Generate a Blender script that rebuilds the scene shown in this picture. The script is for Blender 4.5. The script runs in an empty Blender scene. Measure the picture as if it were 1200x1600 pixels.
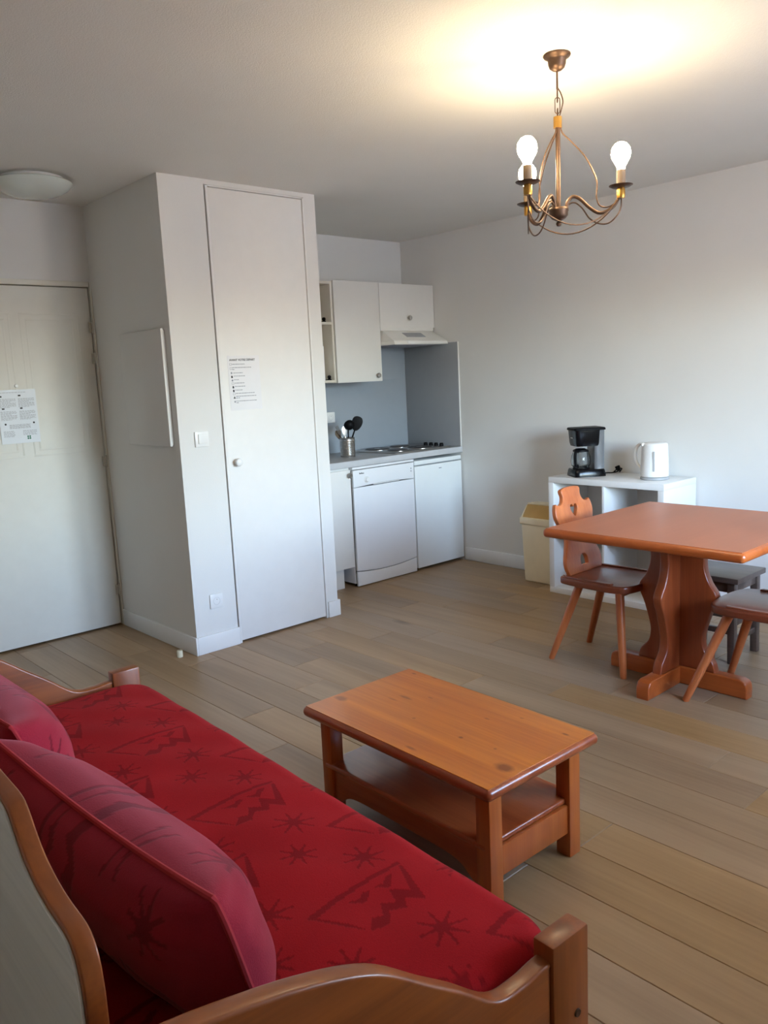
import bpy, bmesh, math, random
import numpy as np
from mathutils import Vector, Matrix
random.seed(7)
PI = math.pi
S = bpy.context.scene
C = S.collection

# ------------------------------------------------------------------ camera
FPX, YAW, PITCH, ROLL, CAMH = 1271.9, 0.7310, 0.1630, -0.0477, 1.4526
def cam_axes():
    f = Vector((math.sin(YAW)*math.cos(PITCH), math.cos(YAW)*math.cos(PITCH), -math.sin(PITCH)))
    r = Vector((math.cos(YAW), -math.sin(YAW), 0)); u = r.cross(f)
    c, s = math.cos(ROLL), math.sin(ROLL)
    return f, c*r + s*u, -s*r + c*u
_f, _r, _u = cam_axes()
cd = bpy.data.cameras.new('camera'); cam = bpy.data.objects.new('camera', cd); C.objects.link(cam)
cd.sensor_fit = 'VERTICAL'; cd.sensor_height = 36.0; cd.lens = FPX/1600*36.0
cd.clip_start = 0.05; cd.clip_end = 300
M = Matrix((( _r.x, _u.x, -_f.x, 0), (_r.y, _u.y, -_f.y, 0), (_r.z, _u.z, -_f.z, CAMH), (0, 0, 0, 1)))
cam.matrix_world = M
S.camera = cam

# ------------------------------------------------------------------ world, daylight, exposure
SKY_STRENGTH = 13.0
BULB_STRENGTH = 185.0
W = bpy.data.worlds.new('world'); S.world = W; W.use_nodes = True
nt = W.node_tree; nt.nodes.clear()
sky = nt.nodes.new('ShaderNodeTexSky'); sky.sky_type = 'NISHITA'; sky.sun_disc = False
sky.sun_elevation = math.radians(48); sky.sun_rotation = math.radians(40); sky.dust_density = 2.5
mixw = nt.nodes.new('ShaderNodeMix'); mixw.data_type = 'RGBA'; mixw.inputs[0].default_value = 0.45
hsv = nt.nodes.new('ShaderNodeHueSaturation'); hsv.inputs['Saturation'].default_value = 1.0
bg = nt.nodes.new('ShaderNodeBackground'); bg.inputs[1].default_value = SKY_STRENGTH
wo = nt.nodes.new('ShaderNodeOutputWorld')
nt.links.new(sky.outputs[0], hsv.inputs['Color']); nt.links.new(hsv.outputs[0], bg.inputs[0]); nt.links.new(bg.outputs[0], wo.inputs[0])
nt.nodes.remove(mixw)
WX0, WX1, WZ0, WZ1, WY = 2.15, 3.65, 0.85, 2.15, -0.25     # window opening in the wall behind the camera
pl = bpy.data.lights.new('window_portal', 'AREA'); pl.shape = 'RECTANGLE'; pl.size = WX1-WX0; pl.size_y = WZ1-WZ0
pl.cycles.is_portal = True
po = bpy.data.objects.new('window_portal', pl); C.objects.link(po)
po.location = ((WX0+WX1)/2, WY-0.13, (WZ0+WZ1)/2); po.rotation_euler = (PI/2, 0, 0)   # faces +Y
vs = S.view_settings
vs.view_transform = 'Standard'; vs.look = 'None'; vs.exposure = -0.12; vs.gamma = 1.0; vs.use_curve_mapping = False
S.cycles.max_bounces = 10; S.cycles.diffuse_bounces = 6; S.cycles.glossy_bounces = 4; S.cycles.transmission_bounces = 6
S.cycles.sample_clamp_indirect = 6.0
S.cycles.use_denoising = True

# ------------------------------------------------------------------ materials
def lin(r, g, b):
    f = lambda v: (v/255/12.92) if v/255 <= 0.04045 else ((v/255+0.055)/1.055)**2.4
    return (f(r), f(g), f(b), 1)
def base(name):
    m = bpy.data.materials.new(name); m.use_nodes = True
    n = m.node_tree; b = n.nodes['Principled BSDF']
    return m, n, b
def plain(name, col, rough=0.5, metal=0.0, coat=0.0, noise=0.03, nscale=14.0, bump=0.0, bscale=200.0, spec=0.5):
    """uniform colour with a slight procedural mottling and optional fine relief"""
    m, n, b = base(name)
    tc = n.nodes.new('ShaderNodeTexCoord')
    no = n.nodes.new('ShaderNodeTexNoise'); no.inputs['Scale'].default_value = nscale; no.inputs['Detail'].default_value = 3
    n.links.new(tc.outputs['Object'], no.inputs['Vector'])
    rp = n.nodes.new('ShaderNodeValToRGB')
    c = col
    rp.color_ramp.elements[0].position = 0.3; rp.color_ramp.elements[1].position = 0.7
    rp.color_ramp.elements[0].color = tuple(v*(1-noise) for v in c[:3]) + (1,)
    rp.color_ramp.elements[1].color = tuple(min(1, v*(1+noise)) for v in c[:3]) + (1,)
    n.links.new(no.outputs['Fac'], rp.inputs[0]); n.links.new(rp.outputs[0], b.inputs['Base Color'])
    b.inputs['Roughness'].default_value = rough; b.inputs['Metallic'].default_value = metal
    b.inputs['Coat Weight'].default_value = coat; b.inputs['Specular IOR Level'].default_value = spec
    if bump:
        n2 = n.nodes.new('ShaderNodeTexNoise'); n2.inputs['Scale'].default_value = bscale; n2.inputs['Detail'].default_value = 2
        n.links.new(tc.outputs['Object'], n2.inputs['Vector'])
        bp = n.nodes.new('ShaderNodeBump'); bp.inputs['Strength'].default_value = bump; bp.inputs['Distance'].default_value = 0.004
        n.links.new(n2.outputs['Fac'], bp.inputs['Height']); n.links.new(bp.outputs[0], b.inputs['Normal'])
    return m
def wood(name, light, dark, axis='Y', rough=0.35, coat=0.15, knot=True, grain=1.0, knot_col=None, rand=0.0, kscale=4.0, kthresh=0.62, contrast=0.5, bump=.06, spots=()):
    m, n, b = base(name)
    L = n.links.new
    tc = n.nodes.new('ShaderNodeTexCoord'); oi = n.nodes.new('ShaderNodeObjectInfo')
    off = n.nodes.new('ShaderNodeVectorMath'); off.operation = 'MULTIPLY_ADD'
    cmb = n.nodes.new('ShaderNodeCombineXYZ')
    for i in range(3): L(oi.outputs['Random'], cmb.inputs[i])
    off.inputs[1].default_value = (17, 29, 11)
    L(cmb.outputs[0], off.inputs[0]); L(tc.outputs['Object'], off.inputs[2])
    ai = 'XYZ'.index(axis)
    def mapped(across, along):
        mp = n.nodes.new('ShaderNodeMapping'); sc = [across]*3; sc[ai] = along
        mp.inputs['Scale'].default_value = sc; L(off.outputs[0], mp.inputs['Vector']); return mp
    mA = mapped(11*grain, 0.9*grain); mB = mapped(120*grain, 4*grain); mK = mapped(kscale*1.6, kscale*0.75)
    n1 = n.nodes.new('ShaderNodeTexNoise'); n1.inputs['Scale'].default_value = 1; n1.inputs['Detail'].default_value = 4; n1.inputs['Distortion'].default_value = 0.6
    n2 = n.nodes.new('ShaderNodeTexNoise'); n2.inputs['Scale'].default_value = 1; n2.inputs['Detail'].default_value = 3
    L(mA.outputs[0], n1.inputs['Vector']); L(mB.outputs[0], n2.inputs['Vector'])
    mx = n.nodes.new('ShaderNodeMath'); mx.operation = 'MULTIPLY_ADD'; mx.inputs[1].default_value = 0.35
    L(n2.outputs['Fac'], mx.inputs[0]); L(n1.outputs['Fac'], mx.inputs[2])
    rp = n.nodes.new('ShaderNodeValToRGB'); e = rp.color_ramp.elements
    e[0].position = 0.67-contrast*0.4; e[1].position = 0.67+contrast*0.4; e[0].color = dark; e[1].color = light
    L(mx.outputs[0], rp.inputs[0]); col = rp.outputs[0]
    if knot:
        vo = n.nodes.new('ShaderNodeTexVoronoi'); vo.inputs['Scale'].default_value = 1.0
        L(mK.outputs[0], vo.inputs['Vector'])
        sep = n.nodes.new('ShaderNodeSeparateColor'); L(vo.outputs['Color'], sep.inputs[0])
        gate = n.nodes.new('ShaderNodeMath'); gate.operation = 'GREATER_THAN'; gate.inputs[1].default_value = kthresh; L(sep.outputs[0], gate.inputs[0])
        kr = n.nodes.new('ShaderNodeMapRange'); kr.inputs[1].default_value = 0.03; kr.inputs[2].default_value = 0.17; kr.inputs[3].default_value = 0.85; kr.inputs[4].default_value = 0
        L(vo.outputs['Distance'], kr.inputs[0])
        mu = n.nodes.new('ShaderNodeMath'); mu.operation = 'MULTIPLY'; L(kr.outputs[0], mu.inputs[0]); L(gate.outputs[0], mu.inputs[1])
        mk = n.nodes.new('ShaderNodeMix'); mk.data_type = 'RGBA'
        L(mu.outputs[0], mk.inputs[0]); L(col, mk.inputs[6]); mk.inputs[7].default_value = knot_col or tuple(v*0.25 for v in dark[:3])+(1,)
        col = mk.outputs[2]
    for (sx, sy, rx, ry, amt) in spots:      # single knots at known places (object x, y)
        mp = n.nodes.new('ShaderNodeMapping'); mp.vector_type = 'POINT'
        mp.inputs['Location'].default_value = (-sx/rx, -sy/ry, 0); mp.inputs['Scale'].default_value = (1/rx, 1/ry, 0)
        wob = n.nodes.new('ShaderNodeVectorMath'); wob.operation = 'MULTIPLY_ADD'; wob.inputs[1].default_value = (.5, .5, 0)
        nz_ = n.nodes.new('ShaderNodeTexNoise'); nz_.inputs['Scale'].default_value = 60
        L(tc.outputs['Object'], nz_.inputs['Vector']); L(tc.outputs['Object'], mp.inputs['Vector']); L(nz_.outputs['Color'], wob.inputs[0]); L(mp.outputs[0], wob.inputs[2])
        ln = n.nodes.new('ShaderNodeVectorMath'); ln.operation = 'LENGTH'; L(wob.outputs[0], ln.inputs[0])
        k = n.nodes.new('ShaderNodeMapRange'); k.inputs[1].default_value = .55; k.inputs[2].default_value = 1.25; k.inputs[3].default_value = amt; k.inputs[4].default_value = 0
        L(ln.outputs['Value'], k.inputs[0])
        mk = n.nodes.new('ShaderNodeMix'); mk.data_type = 'RGBA'; L(k.outputs[0], mk.inputs[0]); L(col, mk.inputs[6]); mk.inputs[7].default_value = knot_col
        col = mk.outputs[2]
    if rand:
        h = n.nodes.new('ShaderNodeHueSaturation'); mr = n.nodes.new('ShaderNodeMapRange')
        mr.inputs[3].default_value = 1-rand; mr.inputs[4].default_value = 1+rand
        L(oi.outputs['Random'], mr.inputs[0]); L(mr.outputs[0], h.inputs['Value']); L(col, h.inputs['Color'])
        mr2 = n.nodes.new('ShaderNodeMapRange'); mr2.inputs[3].default_value = 1.12; mr2.inputs[4].default_value = 0.86
        sq = n.nodes.new('ShaderNodeMath'); sq.operation = 'FRACT'; ml = n.nodes.new('ShaderNodeMath'); ml.operation = 'MULTIPLY'; ml.inputs[1].default_value = 7.31
        L(oi.outputs['Random'], ml.inputs[0]); L(ml.outputs[0], sq.inputs[0]); L(sq.outputs[0], mr2.inputs[0]); L(mr2.outputs[0], h.inputs['Saturation'])
        col = h.outputs[0]
    L(col, b.inputs['Base Color'])
    b.inputs['Roughness'].default_value = rough; b.inputs['Coat Weight'].default_value = coat; b.inputs['Coat Roughness'].default_value = 0.15
    bp = n.nodes.new('ShaderNodeBump'); bp.inputs['Strength'].default_value = bump; bp.inputs['Distance'].default_value = 0.002
    L(n2.outputs['Fac'], bp.inputs['Height']); L(bp.outputs[0], b.inputs['Normal'])
    return m
def fabric(name, col, dark, sheen=0.4, sheen_tint=(1, .5, .5, 1)):
    m, n, b = base(name); L = n.links.new
    at = n.nodes.new('ShaderNodeAttribute'); at.attribute_name = 'motif'
    tc = n.nodes.new('ShaderNodeTexCoord')
    wv = n.nodes.new('ShaderNodeTexNoise'); wv.inputs['Scale'].default_value = 420; wv.inputs['Detail'].default_value = 1
    L(tc.outputs['Object'], wv.inputs['Vector'])
    bl = n.nodes.new('ShaderNodeTexNoise'); bl.inputs['Scale'].default_value = 7; bl.inputs['Detail'].default_value = 3
    L(tc.outputs['Object'], bl.inputs['Vector'])
    mx = n.nodes.new('ShaderNodeMix'); mx.data_type = 'RGBA'; mx.inputs[6].default_value = col; mx.inputs[7].default_value = dark
    L(at.outputs['Fac'], mx.inputs[0])
    m2 = n.nodes.new('ShaderNodeMix'); m2.data_type = 'RGBA'; m2.blend_type = 'MULTIPLY'; m2.inputs[0].default_value = 0.35
    L(mx.outputs[2], m2.inputs[6])
    ad = n.nodes.new('ShaderNodeMath'); ad.operation = 'ADD'; L(wv.outputs['Fac'], ad.inputs[0]); L(bl.outputs['Fac'], ad.inputs[1])
    cb = n.nodes.new('ShaderNodeCombineColor')
    for i in range(3): L(ad.outputs[0], cb.inputs[i])
    L(cb.outputs[0], m2.inputs[7]); L(m2.outputs[2], b.inputs['Base Color'])
    b.inputs['Roughness'].default_value = 0.9; b.inputs['Specular IOR Level'].default_value = 0.1
    b.inputs['Sheen Weight'].default_value = sheen; b.inputs['Sheen Roughness'].default_value = 0.45; b.inputs['Sheen Tint'].default_value = sheen_tint
    bp = n.nodes.new('ShaderNodeBump'); bp.inputs['Strength'].default_value = 0.25; bp.inputs['Distance'].default_value = 0.002
    sub = n.nodes.new('ShaderNodeMath'); sub.operation = 'SUBTRACT'; L(wv.outputs['Fac'], sub.inputs[0]); L(at.outputs['Fac'], sub.inputs[1])
    L(sub.outputs[0], bp.inputs['Height']); L(bp.outputs[0], b.inputs['Normal'])
    return m
def emit(name, col, strength):
    m, n, b = base(name)
    b.inputs['Base Color'].default_value = (.9, .88, .8, 1); b.inputs['Emission Color'].default_value = col; b.inputs['Emission Strength'].default_value = strength
    return m
def glass(name, col=(1, 1, 1, 1), rough=0.02, ior=1.45):
    m, n, b = base(name)
    b.inputs['Base Color'].default_value = col; b.inputs['Transmission Weight'].default_value = 1.0
    b.inputs['Roughness'].default_value = rough; b.inputs['IOR'].default_value = ior
    return m

MT = {}
MT['wall'] = plain('wall_paint', (.74, .735, .715, 1), 0.85, noise=.012, nscale=3, bump=.10, bscale=160, spec=.2)
MT['ceil'] = plain('ceiling_paint', (.79, .785, .755, 1), 0.9, noise=.012, nscale=3, bump=.30, bscale=210, spec=.15)
MT['hinge'] = plain('hinge_paint', (.52, .50, .44, 1), .45, metal=.3)
MT['trim'] = plain('white_trim', (.80, .80, .79, 1), 0.45, noise=.01)
MT['door'] = plain('white_door', (.80, .79, .77, 1), 0.5, noise=.012)
MT['entry_door'] = plain('entry_door_paint', (.76, .755, .70, 1), 0.5, noise=.015)
MT['door_frame'] = plain('entry_frame_paint', (.72, .70, .62, 1), 0.5, noise=.015)
MT['dark'] = plain('gap_shade', (.03, .028, .026, 1), 0.8)  # near-black colour standing in for shade inside gaps
MT['plank'] = wood('oak_plank', lin(168, 139, 104), lin(121, 94, 63), 'Y', rough=.42, coat=0.0, grain=.55, rand=.09, kscale=2.2, kthresh=.80, knot_col=lin(88, 66, 48), contrast=.95)
MT['sub'] = plain('subfloor', (.10, .08, .06, 1), .9)
MT['white_lam'] = plain('white_laminate', (.79, .78, .75, 1), .35, noise=.008)
MT['white_lam2'] = plain('shelf_white', (.80, .80, .79, 1), .35, noise=.008)
MT['cream_lam'] = plain('cream_laminate', (.70, .66, .58, 1), .45, noise=.01)
MT['appl'] = plain('white_enamel', (.80, .81, .83, 1), .25, noise=.006, coat=.2)
MT['fridge'] = plain('fridge_enamel', (.77, .80, .80, 1), .3, noise=.006, coat=.2)
MT['splash'] = plain('blue_grey_splashback', (.33, .37, .42, 1), .38, noise=.015)
MT['splash_side'] = plain('grey_splashback', (.30, .315, .335, 1), .38, noise=.015)
MT['worktop'] = plain('grey_worktop', (.34, .33, .325, 1), .3, noise=.10, nscale=90)
MT['worktop_edge'] = plain('worktop_edging', (.52, .53, .55, 1), .35, noise=.03)
MT['steel'] = plain('brushed_steel', (.55, .54, .53, 1), .28, metal=1.0, noise=.04, nscale=60)
MT['chrome'] = plain('chrome', (.62, .62, .63, 1), .18, metal=1.0, noise=.01)
MT['hob'] = plain('hob_steel', (.50, .47, .45, 1), .3, metal=1.0, noise=.05, nscale=40)
MT['plate'] = plain('cast_iron', (.035, .03, .03, 1), .38, noise=.1, nscale=50)
MT['plate_red'] = plain('red_spot', (.16, .05, .035, 1), .4, noise=.1)
MT['black'] = plain('black_plastic', (.004, .004, .005, 1), .5, noise=.05, spec=.12)
MT['black_gloss'] = plain('black_gloss', (.004, .004, .005, 1), .16, coat=.0, spec=.22)
MT['smoke'] = plain('smoked_tank', (.14, .145, .155, 1), .2, coat=.3)
MT['white_pl'] = plain('white_plastic', (.82, .82, .81, 1), .3, noise=.005)
MT['grey_pl'] = plain('grey_plastic', (.38, .39, .40, 1), .35)
MT['bronze'] = plain('bronze_brown', (.115, .070, .047, 1), .45, metal=.8, noise=.12, nscale=30)
MT['bronze_dark'] = plain('dark_bronze', (.08, .045, .03, 1), .4, metal=.7, noise=.12, nscale=30)
MT['brass'] = plain('brass_gold', (.55, .30, .07, 1), .35, metal=.9, noise=.08, nscale=40)
MT['candle'] = plain('candle_sleeve', (.17, .125, .085, 1), .5, noise=.05)
MT['bulb'] = emit('bulb_glow', (1.0, .77, .47, 1), BULB_STRENGTH)
MT['opal'] = plain('opal_glass', (.66, .72, .68, 1), .2, coat=.3, noise=.01)
MT['paper'] = plain('paper', (.80, .80, .82, 1), .8, noise=.01)
MT['paper_grey'] = plain('laminated_paper', (.66, .70, .76, 1), .35, noise=.02)
MT['ink'] = plain('black_ink', (.03, .03, .035, 1), .8)
MT['ink_grey'] = plain('grey_ink', (.30, .31, .34, 1), .8)
MT['ink_green'] = plain('green_ink', (.02, .16, .09, 1), .8)
MT['ink_pale'] = plain('pale_print', (.60, .60, .60, 1), .6)
MT['bin'] = plain('cream_plastic', lin(236, 222, 190), .45, noise=.02)
MT['bin_flap'] = plain('ochre_flap', lin(196, 158, 92), .45, noise=.03)
MT['rubber'] = plain('cream_rubber', lin(222, 214, 186), .6)
PINE_L, PINE_D = lin(206, 122, 42), lin(174, 92, 28)
MT['pine_y'] = wood('honey_pine_y', PINE_L, PINE_D, 'Y', rough=.30, coat=.25, knot=False, knot_col=lin(104, 40, 14), bump=.02,
                    spots=[(-.108, -.348, .022, .030, .75), (-.112, .376, .016, .030, .7), (.04, .217, .007, .030, .6), (-.0, .237, .005, .022, .4), (.213, .355, .006, .010, .7),
                           (.094, .149, .004, .012, .5), (.095, -.104, .004, .010, .6), (-.057, -.137, .007, .008, .75), (-.057, .067, .006, .006, .5), (-.208, -.075, .006, .022, .6),
                           (.17, -.348, .005, .012, .8), (-.044, -.262, .005, .005, .6), (.172, -.181, .005, .008, .4), (.23, .271, .004, .014, .5)])
MT['pine_z'] = wood('honey_pine_z', lin(178, 96, 40), lin(150, 72, 28), 'Z', rough=.32, coat=.2, kscale=4, kthresh=.72, knot_col=lin(60, 22, 10))
MT['pine_edge'] = wood('red_pine_y', lin(166, 86, 44), lin(134, 60, 28), 'Y', rough=.3, coat=.25, kscale=4, kthresh=.72, knot_col=lin(50, 18, 9), bump=.02)
MT['table_x'] = wood('red_pine_top', lin(178, 100, 58), lin(156, 80, 44), 'X', rough=.36, coat=0.0, knot=False, contrast=1.3, bump=0.0, grain=.5)
MT['table_z'] = wood('red_pine_z', lin(152, 73, 35), lin(120, 51, 23), 'Z', rough=.32, coat=.2, kscale=4, kthresh=.72, knot_col=lin(50, 18, 9))
MT['table_edge'] = wood('orange_pine_edge', lin(178, 90, 37), lin(146, 67, 25), 'Y', rough=.3, coat=.25, kscale=5, kthresh=.7, knot_col=lin(90, 34, 14))
MT['chair_z'] = wood('chair_pine', lin(196, 112, 62), lin(166, 84, 42), 'Z', rough=.32, coat=.2, kscale=5, kthresh=.8)
MT['chair_seat'] = wood('chair_seat_pine', lin(140, 70, 42), lin(110, 50, 30), 'Y', rough=.3, coat=.25, kscale=4, kthresh=.85)
MT['stool'] = wood('dark_stool_wood', lin(96, 80, 70), lin(70, 56, 48), 'Y', rough=.35, coat=.1, knot=False)
MT['sofa_x'] = wood('sofa_pine_x', lin(150, 80, 30), lin(114, 55, 19), 'X', rough=.36, coat=.12, kscale=3.5, kthresh=.7, knot_col=lin(60, 24, 10))
MT['sofa_y'] = wood('sofa_pine_y', lin(150, 80, 30), lin(114, 55, 19), 'Y', rough=.38, coat=.1, kscale=3.5, kthresh=.7, knot_col=lin(60, 24, 10))
MT['sofa_z'] = wood('sofa_pine_z', lin(150, 80, 30), lin(114, 55, 19), 'Z', rough=.36, coat=.12, kscale=3.5, kthresh=.7, knot_col=lin(40, 16, 8))
MT['back_sheen'] = wood('painted_back_sheen', lin(226, 228, 226), lin(204, 207, 206), 'Y', rough=.3, coat=.3, kscale=2.5, kthresh=.8, knot_col=lin(110, 108, 110))  # pale colour stands in for the reflection on the varnished back
MT['red'] = fabric('red_jacquard', lin(150, 22, 28), lin(122, 14, 20), .05, (1, .35, .35, 1))
MT['red_cush'] = fabric('cushion_red_jacquard', lin(146, 35, 54), lin(112, 21, 38), .30, (1, .55, .65, 1))
MT['piping'] = plain('red_piping', lin(160, 36, 48), .9, noise=.06)
MT['concrete'] = plain('terrace_concrete', (.42, .40, .37, 1), .9, noise=.08)

# ------------------------------------------------------------------ geometry helpers
class B:
    def __init__(s): s.bm = bmesh.new()
    def _merge(s, tmp):
        me = bpy.data.meshes.new('t'); tmp.to_mesh(me); tmp.free(); s.bm.from_mesh(me); bpy.data.meshes.remove(me)
    def box(s, x0, x1, y0, y1, z0, z1, bev=0.0, seg=2, mat=None):
        t = bmesh.new(); bmesh.ops.create_cube(t, size=1)
        sx, sy, sz = abs(x1-x0), abs(y1-y0), abs(z1-z0)
        for v in t.verts: v.co = Vector((v.co.x*sx, v.co.y*sy, v.co.z*sz))
        if bev > 0: bmesh.ops.bevel(t, geom=list(t.edges), offset=min(bev, .49*min(sx, sy, sz)), segments=seg, profile=.5, affect='EDGES')
        c = Vector(((x0+x1)/2, (y0+y1)/2, (z0+z1)/2))
        for v in t.verts: v.co += c
        if mat is not None: t.transform(mat)
        s._merge(t); return s
    def hexa(s, bot, top, bev=0.0, seg=2):
        """box from 4 bottom corners and 4 top corners (counter-clockwise from above)"""
        t = bmesh.new(); vb = [t.verts.new(p) for p in bot]; vt = [t.verts.new(p) for p in top]
        t.faces.new(vb[::-1]); t.faces.new(vt)
        for i in range(4): j = (i+1) % 4; t.faces.new((vb[i], vb[j], vt[j], vt[i]))
        if bev: bmesh.ops.bevel(t, geom=list(t.edges), offset=bev, segments=seg, profile=.5, affect='EDGES')
        s._merge(t); return s
    def lathe(s, prof, center=(0, 0, 0), n=24, mat=None):
        """prof: list of (radius, z); closes at radius 0"""
        t = bmesh.new(); rings = []
        for r, z in prof:
            if r < 1e-6: rings.append([t.verts.new((0, 0, z))])
            else: rings.append([t.verts.new((r*math.cos(2*PI*i/n), r*math.sin(2*PI*i/n), z)) for i in range(n)])
        for a, b in zip(rings, rings[1:]):
            for i in range(n):
                j = (i+1) % n
                if len(a) == 1 and len(b) == 1: continue
                if len(a) == 1: t.faces.new((a[0], b[j], b[i]))
                elif len(b) == 1: t.faces.new((a[i], a[j], b[0]))
                else: t.faces.new((a[i], a[j], b[j], b[i]))
        bmesh.ops.recalc_face_normals(t, faces=t.faces)
        if mat is not None: t.transform(mat)
        t.transform(Matrix.Translation(center)); s._merge(t); return s
    def tube(s, pts, r, n=8, cap=True, closed=False):
        pts = [Vector(p) for p in pts]; t = bmesh.new(); rings = []; N = len(pts); up = None
        for i, p in enumerate(pts):
            if closed: d = (pts[(i+1) % N]-pts[i-1]).normalized()
            else: d = (pts[min(i+1, N-1)]-pts[max(i-1, 0)]).normalized()
            if up is None: up = Vector((0, 0, 1)) if abs(d.z) < .9 else Vector((1, 0, 0))
            a = d.cross(up).normalized(); bq = a.cross(d).normalized(); up = bq
            rr = r[i] if isinstance(r, (list, tuple)) else r
            rings.append([t.verts.new(p + rr*(math.cos(2*PI*k/n)*a + math.sin(2*PI*k/n)*bq)) for k in range(n)])
        for q in range(N if closed else N-1):
            a, b2 = rings[q], rings[(q+1) % N]
            for k in range(n): t.faces.new((a[k], a[(k+1) % n], b2[(k+1) % n], b2[k]))
        if cap and not closed: t.faces.new(rings[0][::-1]); t.faces.new(rings[-1])
        bmesh.ops.recalc_face_normals(t, faces=t.faces); s._merge(t); return s
    def poly(s, pts):
        s.bm.faces.new([s.bm.verts.new(p) for p in pts]); return s
    def plate(s, splines, thick, bev=.002, mat=None, res=2):
        """closed 2D outlines (first outer, others holes) extruded to a plate centred on z=0"""
        cu = bpy.data.curves.new('t', 'CURVE'); cu.dimensions = '2D'; cu.fill_mode = 'BOTH'
        cu.extrude = max(thick/2-bev, 1e-5); cu.bevel_depth = bev; cu.bevel_resolution = res; cu.offset = -bev
        for sp in splines:
            p = cu.splines.new('POLY'); p.points.add(len(sp)-1); p.use_cyclic_u = True
            for q, (x, y) in zip(p.points, sp): q.co = (x, y, 0, 1)
        ob = bpy.data.objects.new('t', cu); C.objects.link(ob)
        dg = bpy.context.evaluated_depsgraph_get(); me = bpy.data.meshes.new_from_object(ob.evaluated_get(dg))
        t = bmesh.new(); t.from_mesh(me); bmesh.ops.remove_doubles(t, verts=t.verts, dist=1e-5)
        if mat is not None: t.transform(mat)
        bpy.data.objects.remove(ob); bpy.data.curves.remove(cu); bpy.data.meshes.remove(me)
        s._merge(t); return s
    def xf(s, mat): s.bm.transform(mat); return s
    def done(s, name, mat, parent=None, loc=None, smooth=40):
        bmesh.ops.recalc_face_normals(s.bm, faces=s.bm.faces)
        me = bpy.data.meshes.new(name); s.bm.to_mesh(me); s.bm.free(); me.materials.append(MT[mat])
        if smooth:
            me.polygons.foreach_set('use_smooth', [True]*len(me.polygons)); me.set_sharp_from_angle(angle=math.radians(smooth))
        o = bpy.data.objects.new(name, me); C.objects.link(o)
        if parent is not None: o.parent = parent
        if loc is not None: o.location = loc
        return o
def tag(o, label, cat, group=None):
    o['label'] = label; o['category'] = cat
    if group: o['group'] = group
    return o
def thing(name, label, cat, loc=(0, 0, 0), rz=0.0, group=None):
    o = bpy.data.objects.new(name, None); C.objects.link(o); o.empty_display_size = .1
    o.location = loc; o.rotation_euler = (0, 0, rz); return tag(o, label, cat, group)
def struct(o): o['kind'] = 'structure'; return o
def text_mesh(name, body, size, mat, parent, mw, bold=0.0, thick=.0002):
    cu = bpy.data.curves.new('t', 'FONT'); cu.body = body; cu.size = size; cu.extrude = thick; cu.offset = bold
    ob = bpy.data.objects.new('t', cu); C.objects.link(ob)
    dg = bpy.context.evaluated_depsgraph_get(); me = bpy.data.meshes.new_from_object(ob.evaluated_get(dg))
    me.transform(mw); me.name = name
    bpy.data.objects.remove(ob); bpy.data.curves.remove(cu)
    me.materials.clear(); me.materials.append(MT[mat])
    o = bpy.data.objects.new(name, me); C.objects.link(o); o.parent = parent; return o
def spline(pts, n=8, closed=False):
    """Catmull-Rom through the points"""
    P = [Vector(p) for p in pts]; out = []; N = len(P)
    for i in range(N if closed else N-1):
        g = (lambda k: P[k % N]) if closed else (lambda k: P[max(0, min(N-1, k))])
        p0, p1, p2, p3 = g(i-1), g(i), g(i+1), g(i+2)
        for k in range(n):
            t = k/n
            out.append(.5*((2*p1)+(p2-p0)*t+(2*p0-5*p1+4*p2-p3)*t*t+(3*p1-p0-3*p2+p3)*t**3))
    if not closed: out.append(P[-1])
    return out
def sp2(pts, n=6, closed=False): return [(v.x, v.y) for v in spline([(x, y, 0) for x, y in pts], n, closed)]
RX = Matrix.Rotation(PI/2, 4, 'X')          # plate XY -> XZ (y -> z), normal -Y
def MXZ(y): return Matrix.Translation((0, y, 0)) @ RX
MYZ0 = Matrix(((0, 0, 1, 0), (1, 0, 0, 0), (0, 1, 0, 0), (0, 0, 0, 1)))   # plate (u,v) -> y=u, z=v, normal X
def MYZ(x): return Matrix.Translation((x, 0, 0)) @ MYZ0

# ------------------------------------------------------------------ room
H, XCL, YC, XCR, YD, XR, YK = 2.517, 2.0755, 3.894, 3.067, 4.807, 4.704, 4.902
XL, YF = -1.1, -0.25
T = .12
floor = struct(B().box(XL, XR, YF, YK, -.06, -.012).done('floor', 'sub'))
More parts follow.
